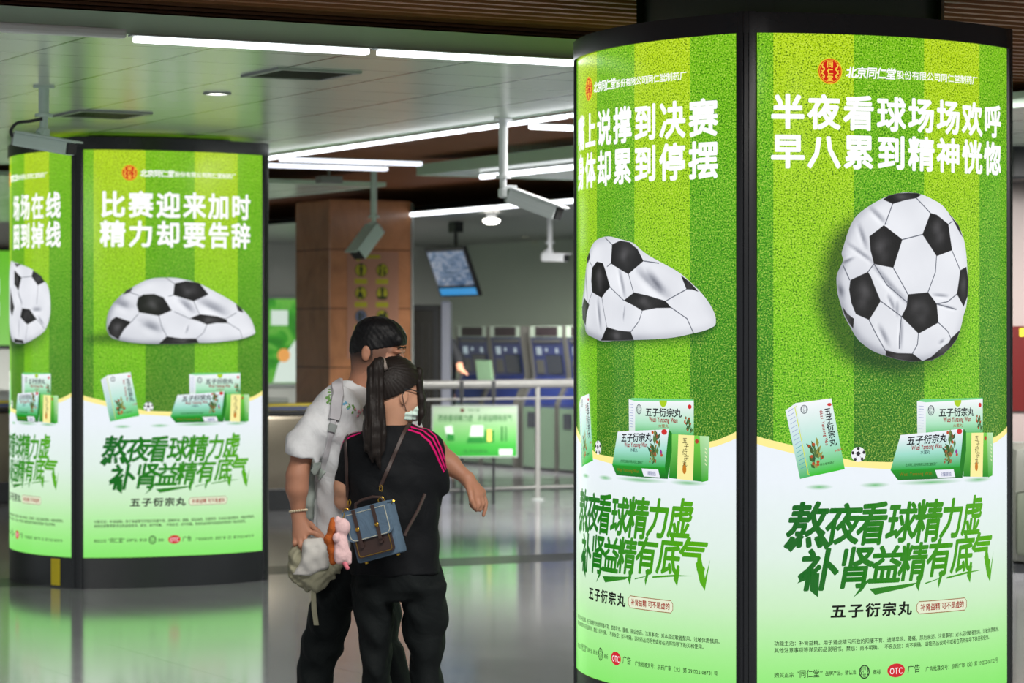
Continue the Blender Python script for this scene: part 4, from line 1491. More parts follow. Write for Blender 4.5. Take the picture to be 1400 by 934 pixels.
def ring_solid(name, z0, z1, off, m, parent, inner=0.10):
    o_ = ring_outline(off, 0)
    n = len(o_)
    vs = []
    for p in o_:
        q = Vector((p.x, p.y, 0)).normalized()
        i_ = Vector((p.x, p.y, 0)) - q * inner
        vs += [(p.x, p.y, z0), (p.x, p.y, z1), (i_.x, i_.y, z1), (i_.x, i_.y, z0)]
    fs = []
    for i in range(n):
        a, b = 4 * i, 4 * ((i + 1) % n)
        fs += [(a, b, b + 1, a + 1), (a + 1, b + 1, b + 2, a + 2), (a + 2, b + 2, b + 3, a + 3), (a + 3, b + 3, b, a)]
    g = MB()
    g.v = [Vector(v) for v in vs]
    g.f = fs
    return g.obj(name, m, parent, True)


def ad_column(x, y, rz, label, z_top, posters, faces):
    t = thing('advertising_column', label, 'advertising column', (x, y, 0), rz, 'four sided lit advertising columns')
    pl = ring_solid('plinth', 0.0, V_BOT, 0.002, M_BASE, t)
    ring_solid('top_band', V_TOP, 2.848, 0.014, M_BLACK, t)
    ring_solid('column_neck', 2.84, z_top, -0.28, M_DARK, t, 0.2)
    for k in range(4):
        mid = bend(k, -PUM, 0)
        nxt = bend((k + 1) % 4, PUM, 0)
        c = (mid + nxt) / 2
        d = Vector((c.x, c.y, 0)).normalized()
        s = Vector((-d.y, d.x, 0))
        r0 = c.length
        prof = [(-.041, -.05), (-.041, .004), (-.037, .012), (-.026, .016), (-.012, .016), (-.008, .010), (.008, .010), (.012, .016), (.026, .016), (.037, .012), (.041, .004), (.041, -.05)]
        P = [d * (r0 + b) + s * a for a, b in prof]
        n = len(P)
        g = MB()
        g.v = [Vector((p.x, p.y, 0.0)) for p in P] + [Vector((p.x, p.y, 2.852)) for p in P]
        g.f = [(i, (i + 1) % n, (i + 1) % n + n, i + n) for i in range(n)] + [tuple(range(n)), tuple(range(2 * n - 1, n - 1, -1))]
        g.obj('corner_post', M_BLACK, t, True)
    for f in posters:
        poster(t, *f)
    for k in faces:
        p = panel(k, t, None)
        lower_field(k, p)
    return t, pl


tR, _ = ad_column(1.1525, 11.303, 0.50454, 'tall lit green football advertising column on the right, nearest to the camera', 3.02,
                  [(0, 'RR', '半夜看球场场欢呼', '早八累到精神恍惚', -.511, .1455, .136, .139, '291222-08732'),
                   (1, 'RL', '嘴上说撑到决赛', '身体却累到停摆', -.483, .160, .146, .152, '291222-08731', 2.4525, 2.288)], (2, 3))
tL, plL = ad_column(-2.480, 17.982, 0.49296, 'lit green football advertising column on the left behind the couple, under the glossy ceiling', 2.88,
                    [(0, 'LR', '比赛迎来加时', '精力却要告辞', -.447, .177, .162, .172, '291222-08733', 2.426, 2.240),
                     (1, 'LL', '  场场在线', '  困到掉线', -.435, .178, .156, .172, '291222-08734', 2.426, 2.240)], (2, 3))
lo, hi = arc_strip(1, 0.028, 0.180, 0.006, 0.05, 4)
sh_ = 0.485
lo = [bend(1, sh_ + (-.045 + .09 * i / 4), 0.012, 0.006) for i in range(5)]
hi = [bend(1, sh_ + (-.045 + .09 * i / 4), 0.182, 0.006) for i in range(5)]
mesh_obj('yellow_sticker', lo + hi, [(i, i + 1, i + 6, i + 5) for i in range(4)], M_YELLOW, plL)
for o_ in plL.children:
    o_['label'] = 'yellow upright sticker on the black plinth'

# print on the railing board
def board_print():
    s = []
    k = SW / 0.80
    kz = (SZ1 - SZ0)

    def txt(chars, x0, x1, z, h, m, off=0.02, name='lettering', shear=0.0):
        g = MB()
        step = (x1 - x0) / len(chars)
        for i, ch in enumerate(chars):
            if ch == ' ':
                continue
            vs, fs, _ = glyph(ch, 0.0)
            g.add([(x0 + step * (i + .5) + (x + shear * y) * step * 1.02, -0.003, z + y * h) for x, y in vs], fs)
        return mesh_obj(name, g.v, g.f, m, SGN)
    dg = mat('dark_green_lettering', S(22, 92, 36), 0.5, 0, 0.3)
    txt('熬夜看球精力虚', SW * .06, SW * .475, SZ0 + kz * .77, kz * .15, dg, .03, 'slogan', .15)
    txt('补肾益精有底气', SW * .535, SW * .95, SZ0 + kz * .77, kz * .15, dg, .03, 'slogan', .15)
    txt('五子衍宗丸', SW * .36, SW * .66, SZ0 + kz * .10, kz * .07, dg, .02, 'small_lettering')
    txt('同仁堂', SW * .42, SW * .56, SZ0 + kz * .925, kz * .05, dg, .01, 'company_lettering')
    MB().prism(disc(kz * .04, SW * .35, SZ0 + kz * .925, 0), -0.004, 0.0).obj('red_seal', M_RED, SGN)
    wh = mat('white_print', S(200, 214, 206), 0.5, 0, 0.3)
    gr = mat('green_print', S(20, 120, 40), 0.5, 0, 0.3)
    yl = mat('pale_yellow_print', S(206, 200, 96), 0.5, 0, 0.3)
    X = lambda f: SW * f
    Zf = lambda f: SZ0 + kz * f
    MB().prism([(X(.16), Zf(.36)), (X(.25), Zf(.34)), (X(.23), Zf(.62)), (X(.14), Zf(.60))], -0.004, 0).obj('white_box_print', wh, SGN)
    MB().prism([(X(.44), Zf(.40)), (X(.60), Zf(.40)), (X(.60), Zf(.62)), (X(.46), Zf(.62))], -0.003, 0).obj('white_box_print', wh, SGN)
    MB().box((X(.79), -.004, Zf(.02)), (X(.95), 0, Zf(.14))).obj('white_label', wh, SGN)
    MB().prism([(X(.165), Zf(.33)), (X(.255), Zf(.31)), (X(.25), Zf(.44)), (X(.158), Zf(.46))], -0.006, -0.004).obj('green_box_print', gr, SGN)
    MB().prism([(X(.40), Zf(.27)), (X(.60), Zf(.27)), (X(.60), Zf(.38)), (X(.42), Zf(.38))], -0.005, 0).obj('green_box_print', gr, SGN)
    MB().prism([(X(.60), Zf(.28)), (X(.73), Zf(.28)), (X(.73), Zf(.52)), (X(.62), Zf(.52))], -0.004, 0).obj('green_box_print', gr, SGN)
    MB().box((X(.645), -.006, Zf(.29)), (X(.70), -.004, Zf(.54))).obj('yellow_box_print', yl, SGN)
    MB().box((X(.815), -.003, Zf(.30)), (X(.835), 0, Zf(.60))).box((X(.865), -.003, Zf(.30)), (X(.88), 0, Zf(.60))).obj('side_lettering', dg, SGN)


board_print()


# ------------------------------------------------------------------ figures: volumes blended from limbs, then surfaced
class Vol:
    def __init__(self, lo, hi, h):
        self.lo, self.h = np.array(lo, float), h
        self.n = np.ceil((np.array(hi, float) - self.lo) / h).astype(int) + 1
        self.g = np.full(self.n, 0.5, np.float32)
        self.ax = [self.lo[i] + h * np.arange(self.n[i]) for i in range(3)]

    def win(self, lo, hi):
        i0 = np.maximum(np.floor((np.array(lo) - self.lo) / self.h).astype(int), 0)
        i1 = np.minimum(np.ceil((np.array(hi) - self.lo) / self.h).astype(int) + 1, self.n)
        if (i1 <= i0).any():
            return None
        sl = tuple(slice(a, b) for a, b in zip(i0, i1))
        X = self.ax[0][sl[0]][:, None, None]
        Y = self.ax[1][sl[1]][None, :, None]
        Z = self.ax[2][sl[2]][None, None, :]
        return sl, X, Y, Z

    def blend(self, sl, d, k):
        a = self.g[sl]
        if k <= 0:
            self.g[sl] = np.minimum(a, d)
            return
        h = np.clip(0.5 + 0.5 * (d - a) / k, 0, 1)
        self.g[sl] = d * (1 - h) + a * h - k * h * (1 - h)

    def cap(self, a, b, ra, rb=None, k=0.02, sy=1.0):
        rb = ra if rb is None else rb
        a, b = np.array(a, float), np.array(b, float)
        m = max(ra, rb) * max(1, sy) + k + 3 * self.h
        w = self.win(np.minimum(a, b) - m, np.maximum(a, b) + m)
        if w is None:
            return self
        sl, X, Y, Z = w
        ab = b - a
        t = np.clip(((X - a[0]) * ab[0] + (Y - a[1]) * ab[1] + (Z - a[2]) * ab[2]) / max(ab @ ab, 1e-9), 0, 1)
        d = np.sqrt((X - a[0] - t * ab[0]) ** 2 + ((Y - a[1] - t * ab[1]) / sy) ** 2 + (Z - a[2] - t * ab[2]) ** 2) - (ra + (rb - ra) * t)
        self.blend(sl, d, k)
        return self

    def chain(self, pts, rs, k=0.01):
        for i in range(len(pts) - 1):
            self.cap(pts[i], pts[i + 1], rs[i], rs[i + 1], k)
        return self

    def ell(self, c, r, R=None, k=0.02, sub=False):
        c, r = np.array(c, float), np.array(r, float)
        m = r.max() + k + 3 * self.h
        w = self.win(c - m, c + m)
        if w is None:
            return self
        sl, X, Y, Z = w
        P = [X - c[0], Y - c[1], Z - c[2]]
        if R is not None:
            P = [P[0] * R[i][0] + P[1] * R[i][1] + P[2] * R[i][2] for i in range(3)]
        k0 = np.sqrt(sum((p / q) ** 2 for p, q in zip(P, r)))
        k1 = np.sqrt(sum((p / q ** 2) ** 2 for p, q in zip(P, r))) + 1e-9
        d = k0 * (k0 - 1) / k1
        if sub:
            self.g[sl] = np.maximum(self.g[sl], -d)
        else:
            self.blend(sl, d, k)
        return self

    def loft(self, rows, k=0.02, p=2.0):
        rows = sorted(rows)
        z = np.array([r[0] for r in rows])
        cx, cy, hw, hd = (np.array([r[i] for r in rows]) for i in (1, 2, 3, 4))
        m = k + 3 * self.h
        w = self.win((np.min(cx - hw) - m, np.min(cy - hd) - m, z[0] - m), (np.max(cx + hw) + m, np.max(cy + hd) + m, z[-1] + m))
        if w is None:
            return self
        sl, X, Y, Z = w
        zz = Z[0, 0]
        I = lambda a: np.interp(zz, z, a)[None, None, :]
        HW, HD = I(hw), I(hd)
        q = (np.abs((X - I(cx)) / HW) ** p + np.abs((Y - I(cy)) / HD) ** p) ** (1 / p)
        d = (q - 1) * np.minimum(HW, HD)
        d = np.maximum(d, np.maximum(Z - z[-1], z[0] - Z))
        self.blend(sl, d, k)
        return self

    def cut(self, p0, n):
        n = np.array(n, float) / np.linalg.norm(n)
        X, Y, Z = np.meshgrid(*self.ax, indexing='ij', sparse=True)
        d = (X - p0[0]) * n[0] + (Y - p0[1]) * n[1] + (Z - p0[2]) * n[2]
        self.g = np.maximum(self.g, d).astype(np.float32)
        return self

    def ripple(self, amp, fn):
        X, Y, Z = np.meshgrid(*self.ax, indexing='ij', sparse=True)
        self.g = (self.g - amp * fn(X, Y, Z)).astype(np.float32)
        return self

    def mesh(self, name, m, parent=None, relax=1):
        g = self.g.copy()
        for ax in range(3):
            for e in (0, -1):
                ix = [slice(None)] * 3
                ix[ax] = e
                g[tuple(ix)] = np.maximum(g[tuple(ix)], self.h)
        s = g < 0
        n = np.array(s.shape) - 1
        cnt = np.zeros(n, np.int8)
        acc = np.zeros(tuple(n) + (3,), np.float32)
        ne = np.zeros(n, np.float32)

        def at(arr, o):
            return arr[o[0]:o[0] + n[0], o[1]:o[1] + n[1], o[2]:o[2] + n[2]]
        cs = [(i, j, k) for i in (0, 1) for j in (0, 1) for k in (0, 1)]
        for c in cs:
            cnt += at(s, c)
        act = (cnt > 0) & (cnt < 8)
        idx = np.argwhere(act)
        if len(idx) == 0:
            raise RuntimeError('empty volume ' + name)
        G = {c: g[idx[:, 0] + c[0], idx[:, 1] + c[1], idx[:, 2] + c[2]] for c in cs}
        P = np.zeros((len(idx), 3))
        N = np.zeros(len(idx))
        for a in cs:
            for ax in range(3):
                if a[ax] == 0:
                    b = tuple(1 if i == ax else a[i] for i in range(3))
                    va, vb = G[a], G[b]
                    x = (va < 0) != (vb < 0)
                    t = np.where(x, va / np.where(x, va - vb, 1), 0)
                    for i in range(3):
                        P[:, i] += np.where(x, a[i] + (t if i == ax else 0), 0)
                    N += x
        P = (P / N[:, None] + idx) * self.h + self.lo
        vid = np.full(n, -1, np.int64)
        vid[tuple(idx.T)] = np.arange(len(idx))
        F = []
        for ax in range(3):
            o1, o2 = [(1, 2), (2, 0), (0, 1)][ax]
            a = [slice(None)] * 3
            b = [slice(None)] * 3
            a[ax], b[ax] = slice(0, -1), slice(1, None)
            sa, sb = s[tuple(a)], s[tuple(b)]
            e = np.argwhere(sa != sb)
            e = e[(e[:, o1] > 0) & (e[:, o2] > 0) & (e[:, o1] < n[o1]) & (e[:, o2] < n[o2])]
            fl = sa[tuple(e.T)]
            q = []
            for d1, d2 in ((0, 0), (-1, 0), (-1, -1), (0, -1)):
                w = e.copy()
                w[:, o1] += d1
                w[:, o2] += d2
                q.append(vid[tuple(w.T)])
            q = np.stack(q, 1)
            q[~fl] = q[~fl][:, ::-1]
            F.append(q)
        F = np.concatenate(F)
        F = F[(F >= 0).all(1)][:, ::-1]
        for _ in range(relax):                 # light smoothing
            S_, C_ = np.zeros_like(P), np.zeros(len(P))
            for i, j in ((0, 1), (1, 2), (2, 3), (3, 0)):
                np.add.at(S_, F[:, i], P[F[:, j]])
                np.add.at(S_, F[:, j], P[F[:, i]])
                np.add.at(C_, F[:, i], 1)
                np.add.at(C_, F[:, j], 1)
            P = P * 0.5 + 0.5 * S_ / np.maximum(C_, 1)[:, None]
        me = bpy.data.meshes.new(name)
        me.from_pydata(P.tolist(), [], F.tolist())
        me.update()
        smooth(me)
        if m:
            me.materials.append(m)
        self.P, self.F = P, F
        o = link(bpy.data.objects.new(name, me))
        bm = bmesh.new()
        bm.from_mesh(me)
        bmesh.ops.recalc_face_normals(bm, faces=bm.faces[:])
        bm.to_mesh(me)
        bm.free()
        if parent is not None:                 # geometry is in hall coordinates; parents sit at the feet
            o.parent = parent
            o.location = -Vector(parent['at'][:]) if 'at' in parent else (0, 0, 0)
        return o


def pthing(name, label, cat, at, group=None):
    t = thing(name, label, cat, at, 0, group)
    t['at'] = [float(c) for c in at]
    return t


def adopt(o, t):                               # mesh in hall coordinates -> part of a thing
    o.parent = t
    o.location = -Vector(t['at'][:])
    return o


def cloth(name, col, rough=0.85, wr=0.25, sc=18):
    t = NT(name).set(Roughness=rough)
    t.b.inputs['Specular IOR Level'].default_value = 0.25
    t.b.inputs['Sheen Weight'].default_value = 0.0
    c = t.coords('Object')
    n = t.noise(sc, 4, 0.6, c, 0.6)
    t.l(t.mix(n, tuple(x * 0.85 for x in col[:3]) + (1,), tuple(min(1, x * 1.12) for x in col[:3]) + (1,)), t.b.inputs['Base Color'])
    h = t.math('ADD', t.math('MULTIPLY', t.noise(9, 3, 0.5, c, 1.2), 1.0), t.math('MULTIPLY', t.noise(320, 1, 0.5, c), 0.06))
    t.bump(h, wr, 0.03)
    return t.m


def make_skin(name, col):
    t = NT(name).set(Roughness=0.5)
    t.b.inputs['Subsurface Weight'].default_value = 0.12
    t.b.inputs['Subsurface Radius'].default_value = (0.012, 0.005, 0.003)
    t.b.inputs['Specular IOR Level'].default_value = 0.35
    c = t.coords('Object')
    n = t.noise(26, 4, 0.6, c)
    a = t.n('ShaderNodeAttribute', attribute_name='stubble')
    base = t.mix(n, tuple(x * 0.9 for x in col[:3]) + (1,), tuple(min(1, x * 1.08) for x in col[:3]) + (1,))
    t.l(t.mix(t.math('MULTIPLY', a.outputs['Fac'], 0.95), base, S(30, 25, 25)), t.b.inputs['Base Color'])
    t.bump(t.noise(240, 2, 0.5, c), 0.08, 0.002)
    return t.m


def make_hair(name, c0, c1, stretch=(90, 90, 5)):
    t = NT(name).set(Roughness=0.5)
    t.b.inputs['Specular IOR Level'].default_value = 0.22
    c = t.coords('Object', stretch)
    n = t.noise(1.6, 4, 0.65, c, 0.5)
    t.l(t.mix(n, c0, c1), t.b.inputs['Base Color'])
    t.bump(n, 0.35, 0.004)
    return t.m


M_SKINM = make_skin('skin_tan', S(184, 132, 106))
M_SKINW = make_skin('skin_light', S(206, 156, 128))
M_HAIRM = make_hair('black_short_hair', (0.003, 0.003, 0.004, 1), (0.012, 0.012, 0.013, 1), (70, 70, 40))
M_HAIRW = make_hair('dark_brown_long_hair', (0.004, 0.0032, 0.003, 1), (0.026, 0.019, 0.016, 1), (160, 160, 4))
M_TEE = cloth('white_cotton', S(222, 224, 226), 0.9, 0.35)
M_NAVY = cloth('black_jersey', S(11, 14, 18), 0.75, 0.25)
M_TROUM = cloth('dark_green_black_twill', S(13, 20, 21), 0.8, 0.35)
M_TROUW = cloth('black_loose_twill', S(13, 19, 20), 0.8, 0.35)
M_MAGENTA = cloth('magenta_tape', S(214, 18, 110), 0.7, 0.05)
M_MASK = cloth('pale_green_mask_paper', S(206, 232, 220), 0.9, 0.2)
M_STRAPG = cloth('light_grey_webbing', S(196, 194, 198), 0.85, 0.15)
M_PACK = cloth('pale_grey_green_nylon', S(186, 198, 190), 0.7, 0.2)
M_CANVAS = cloth('white_canvas', S(208, 206, 200), 0.9, 0.3)
M_BEIGE = cloth('olive_beige_canvas', S(158, 156, 132), 0.9, 0.35)
M_DENIM = cloth('washed_blue_denim', S(92, 114, 134), 0.85, 0.3, 34)
M_LEATHER = mat('dark_brown_leather', S(62, 46, 42), 0.45, 0, 0.45, 0.15, 30, 0.1, 200)
M_GOLD = mat('brass_hardware', S(212, 170, 70), 0.28, 1.0, 0.5, 0.1, 20)
M_PIPING = cloth('cream_stitching', S(206, 206, 186), 0.8, 0.05)
M_SOLE = mat('shoe_rubber', S(30, 30, 32), 0.6, 0, 0.4, 0.1, 20)
M_BEAD = mat('cream_beads', S(214, 200, 168), 0.35, 0, 0.5, 0.1, 60)
M_PLPINK = cloth('pink_plush', S(232, 196, 196), 1.0, 0.4, 60)
M_PLORANGE = cloth('rust_plush', S(176, 92, 42), 1.0, 0.4, 60)
M_PLROSE = cloth('rose_plush', S(228, 128, 142), 1.0, 0.3, 60)
M_GREYSCR = mat('greyish_scrunchie', S(150, 138, 130), 0.7, 0, 0.3, 0.15, 60)


def basis(f):
    f = Vector(f).normalized()
    s = Vector((f.y, -f.x, 0)).normalized()     # towards the person's right hand side
    u = s.cross(f).normalized()
    if u.z < 0:
        u = -u
    return f, s, u, [list(f), list(s), list(u)]


def bvh(o):
    P = o.matrix_world
    me = o.data
    off = o.location
    return BVHTree.FromPolygons([v.co[:] for v in me.vertices], [tuple(p.vertices) for p in me.polygons])


def lay(tree, pts, d, lift, step=0.006):
    """drop a line of pixel points onto a surface -> list of (point, normal), denser than given"""
    P = [px(x, y, d) for x, y in pts]
    out = []
    for i in range(len(P) - 1):
        n = max(2, int((P[i + 1] - P[i]).length / step))
        for j in range(n + (i == len(P) - 2)):
            q = P[i].lerp(P[i + 1], j / n)
            hit = tree.ray_cast(Vector((q.x, q.y - 0.6, q.z)), Vector((0, 1, 0)))
            if hit[0] is None:
                hit = tree.find_nearest(q)
            out.append((hit[0] + hit[1] * lift, hit[1]))
    return out


def ribbon(name, line, w, m, thick=0.0016):
    vs, fs = [], []
    k = len(line)
    for i, (p, nn) in enumerate(line):
        t = (line[min(i + 1, k - 1)][0] - line[max(i - 1, 0)][0]).normalized()
        s = nn.cross(t).normalized() * (w / 2)
        vs += [p + s, p + s * 0.8 + nn * thick, p - s * 0.8 + nn * thick, p - s]
    for i in range(k - 1):
        a, b = 4 * i, 4 * i + 4
        for j in range(3):
            fs.append((a + j, b + j, b + j + 1, a + j + 1))
        fs.append((a + 3, b + 3, b, a))
    fs += [(0, 1, 2, 3), (4 * k - 1, 4 * k - 2, 4 * k - 3, 4 * k - 4)]
    g = MB()
    g.v, g.f = vs, fs
    return g.obj(name, m, None, True)


def shoe(d, a, h=0.006):
    v = Vol((a[0] - .2, a[1] - .2, -.01), (a[0] + .2, a[1] + .2, .16), h)
    q = Vector(a)
    v.cap(q - d * .07 + Vector((0, 0, .045)), q + d * .13 + Vector((0, 0, .038)), .042, .036, .02)
    v.cap(q - d * .05 + Vector((0, 0, .06)), q - d * .04 + Vector((0, 0, .11)), .04, .042, .02)
    v.cut((0, 0, 0.0), (0, 0, -1))
    return v


def fold(s1, s2, seed):
    def f(X, Y, Z):
        return (np.sin(X * 31 * s1 + Z * 23 + seed) * np.sin(Z * 37 * s1 - Y * 29 + seed * 2) + 0.6 * np.sin(Z * 71 * s2 + X * 45 + 3 * np.sin(Y * 21 + seed)) * np.sin(X * 27 + Y * 33 + seed))
    return f


# ------------------------------------------------------------------ the man
DM = 9.45
KM = F_PX / DM


def m_(x, y, dy=0.0):
    return px(x, y, DM + dy)


def rows(data, base, dscale, D):
    """rows of (pixel y, left pixel, right pixel, depth offset, half depth) -> loft rows"""
    out = []
    for y, l, r, dy, hd in data:
        a, b = px(l, y, D), px(r, y, D)
        out.append((a.z, (a.x + b.x) / 2, D + dy, (b.x - a.x) / 2, hd))
    return out


man = pthing('person', 'person with short black hair in a white t-shirt, pointing down to the right', 'person', (m_(470, 0).x, DM, 0))
f, s, u, R = basis((0.98, -0.14, -0.06))
HC = Vector(m_(515, 485))
v = Vol((m_(380, 0).x, DM - .36, 0.02), (m_(675, 0).x, DM + .36, 1.70), 0.0045)
# head
v.ell(HC + u * .006 - f * .004, (.089, .073, .112), R, .01)
v.ell(HC + f * .026 - u * .060, (.062, .056, .062), R, .03)
v.ell(HC + f * .058 - u * .092, (.026, .030, .020), R, .03)
v.cap(HC + f * .082 + u * .008, HC + f * .100 - u * .032, .009, .013, .012)
v.ell(HC + f * .085 - u * .066, (.014, .024, .007), R, .008).ell(HC + f * .085 - u * .074, (.014, .022, .007), R, .008)
for sg in (-1, 1):
    v.ell(HC + f * .076 + s * sg * .033 + u * .016, (.020, .026, .008), R, .012)
    v.ell(HC + f * .056 + s * sg * .040 - u * .030, (.030, .026, .024), R, .02)
    v.ell(HC - f * .024 + s * sg * .076 + u * .004, (.0165, .0095, .028), R, .005)
    v.ell(HC - f * .019 + s * sg * .087 + u * .005, (.008, .006, .014), R, 0, True)
# neck, trunk, legs
v.cap(HC - f * .022 - u * .06, m_(489, 548), .054, .062, .03)
v.loft(rows([(545, 462, 508, 0, .10), (560, 446, 505, 0, .165), (600, 438, 508, 0, .165), (680, 440, 510, 0, .15), (740, 440, 512, 0, .15), (800, 440, 520, 0, .15)], 0, 1, DM), .03)
v.chain([m_(459, 800, -.065), m_(450, 840, -.07), m_(440, 880, -.06), m_(430, 934, -.05), m_(427, 1000, -.05), m_(426, 1074, -.05)], [.058, .056, .052, .046, .042, .034], .03)
v.chain([m_(512, 800, .08), m_(523, 840, .11), m_(523, 880, .12), m_(535, 934, .14), m_(543, 1000, .15), m_(546, 1074, .15)], [.052, .044, .036, .042, .042, .034], .03)
# right arm, hanging
v.chain([m_(450, 566, -.15), m_(416, 610, -.19), m_(406.5, 650, -.20)], [.050, .039, .0355], .02)
v.chain([m_(407, 650, -.20), m_(406, 668, -.20), m_(408, 702, -.18)], [.036, .035, .0235], .02)
W0 = m_(408, 703, -.18)
kn = [m_(421, 727, -.195), m_(415, 732, -.20), m_(409, 734, -.20), m_(404, 732, -.19)]
for q in kn:
    v.cap(W0, q, .019, .0125, .012)
fing = [[m_(432, 730, -.20), m_(441, 736, -.19), m_(444, 742, -.175)], [m_(419, 743, -.215), m_(424, 750, -.20), m_(428, 753, -.18)],
        [m_(411, 746, -.215), m_(415, 753, -.20), m_(419, 756, -.18)], [m_(403, 743, -.205), m_(405, 750, -.19), m_(408, 753, -.175)]]
for q, ch in zip(kn, fing):
    v.chain([q] + ch, [.0095, .009, .0082, .007], .004)
v.chain([m_(412, 711, -.18), m_(424, 718, -.165), m_(434, 727, -.165), m_(441, 733, -.168)], [.015, .0115, .0098, .008], .008)
# left arm, stretched behind the woman, index finger pointing down
v.chain([m_(500, 566, .15), m_(556, 592, .10), m_(592, 613, .06)], [.052, .046, .040], .02)
v.chain([m_(592, 613, .06), m_(613, 634, .03), m_(638, 653.5, .0)], [.041, .037, .0235], .02)
W1 = m_(639, 655, 0)
kn = [m_(660, 673, .0), m_(657, 676, -.018), m_(653, 678, -.03), m_(648, 677, -.036)]
for q in kn:
    v.cap(W1, q, .020, .0125, .012)
fing = [[m_(664, 688, -.005), m_(663, 697, -.012), m_(661, 705, -.016)], [m_(660, 689, -.03), m_(656, 697, -.035), m_(651, 694, -.025)],
        [m_(655, 690, -.044), m_(651, 697, -.044), m_(647, 693, -.032)], [m_(649, 688, -.048), m_(646, 693, -.044), m_(643, 689, -.034)]]
for q, ch in zip(kn, fing):
    v.chain([q] + ch, [.0100, .0090, .0080, .0062], .003)
v.chain([m_(640, 661, -.02), m_(643, 673, -.048), m_(645, 684, -.060), m_(649, 694, -.060)], [.016, .0115, .0100, .0080], .006)
body = v.mesh('body', M_SKINM, man)
st = np.zeros(len(body.data.vertices), np.float32)
for i, p in enumerate(v.P):
    q = Vector(p) - HC
    if q.length < .17:
        a, c = q.dot(f), q.dot(u)
        band = 1 - min(1, max(0, (-.004 - c) / .075)) if a < .045 else max(0, 1 - abs(a - .045) / .035) * (1 if c > .01 else 0)
        low = .0 if c > -.075 + max(0, a + .05) * .55 else -1
        st[i] = max(0, band) * (1 if a < 0 else .65) if low == 0 and abs(q.dot(s)) < .0775 else 0
at = body.data.attributes.new('stubble', 'FLOAT', 'POINT')
at.data.foreach_set('value', st)

hv = Vol(HC - Vector((.2, .2, .2)), HC + Vector((.2, .2, .2)), 0.0035)
hv.ell(HC + u * .024 - f * .005, (.0925, .0765, .106), R, .01)
hv.ell(HC + u * .072 + f * .048, (.048, .062, .038), R, .03)
hv.ell(HC + u * .094 - f * .002, (.072, .066, .034), R, .02)
hv.ell(HC + u * .052 + f * .084, (.016, .050, .022), R, .02)
hv.cut(HC + u * .024 + f * .03, tuple(-u * 0.95 + f * 0.22))
hv.cut(HC + u * .040 + f * .105, tuple(f * .55 - u * .8))
hv.ripple(.0009, lambda X, Y, Z: np.sin(X * 210 + 3 * np.sin(Z * 60)) * np.sin(Y * 190 + 2 * np.sin(X * 70)) + .7 * np.sin(X * 330 + Z * 240 + Y * 120))
hv.mesh('hair', M_HAIRM, man)
g = MB()
for sg in (-1, 1):
    g2 = MB().tube([HC + f * .082 + s * sg * .050 + u * .026, HC + f * .094 + s * sg * .032 + u * .032, HC + f * .098 + s * sg * .014 + u * .027], [.0015, .003, .0015], 8)
    adopt(g2.obj('eyebrow', M_HAIRM, None, True), man)
    e = MB().lathe([(.001, -.007), (.005, -.005), (.008, 0), (.005, .005), (.001, .007)], 12, Matrix.Translation(HC + f * .082 + s * sg * .032 + u * .004))
    adopt(e.obj('eye', mat('dark_eye', (.06, .045, .04, 1), .2), None, True), man)

# white t-shirt
v = Vol((m_(385, 0).x, DM - .38, m_(0, 775).z), (m_(620, 0).x, DM + .38, m_(0, 508).z), 0.0055)
v.loft(rows([(520, 466, 496, 0, .068), (531, 460, 504, 0, .092), (543, 446, 509, 0, .150), (556, 436, 512, 0, .185), (590, 428, 516, 0, .195), (640, 426, 518, 0, .185), (690, 426, 520, 0, .178), (735, 427, 522, 0, .178), (760, 427, 523, 0, .178)], 0, 1, DM), .03, 2.2)
v.cap(m_(458, 556, -.14), m_(416, 608, -.195), .074, .062, .035).cap(m_(416, 608, -.195), m_(412, 636, -.20), .060, .058, .01)
v.cap(m_(500, 560, .14), m_(556, 592, .10), .072, .062, .035)
ax = Vector(m_(402, 634, -.20)) - Vector(m_(430, 586, -.17))
# trim the sleeve at its hem
X, Y, Z = np.meshgrid(*v.ax, indexing='ij', sparse=True)
h0 = Vector(m_(409, 622.5, -.2))
nn = Vector((-.22, 0, -1)).normalized()
pl_ = (X - h0.x) * nn.x + (Z - h0.z) * nn.z
sleeve = (X < m_(436, 0).x) & (Y < DM - .09)
v.g = np.where(sleeve, np.maximum(v.g, pl_), v.g).astype(np.float32)
# round neck
v.ell(m_(492, 522, 0), (.060, .072, .040), None, 0, True)
v.ripple(.0055, fold(.9, .8, .7))
tee = v.mesh('t_shirt', M_TEE, man, 2)
tree = bvh(tee)
# embroidered sprigs
g = MB()
cols = []
Re = random.Random(5)
spots = [((454 + Re.uniform(-3, 3), 532 + 1.9 * i), 0) for i in range(11)] + [((474 + 1.35 * i + Re.uniform(-1.5, 1.5), 550 + .85 * i + Re.uniform(-5, 4)), (2 if i < 5 else 0 if i < 12 else 1)) for i in range(19)]
mats = [mat('green_embroidery', S(112, 160, 84), .8), mat('pink_embroidery', S(220, 150, 164), .8), mat('blue_embroidery', S(110, 170, 200), .8)]
for (xy, ci) in spots:
    l_ = lay(tree, [xy, (xy[0] + Re.uniform(-2.5, 2.5), xy[1] + Re.uniform(-3, 3))], DM, .0008, .003)
    adopt(ribbon('embroidery', l_, .0095, mats[ci], .0006), man).name = 'embroidered_leaf'
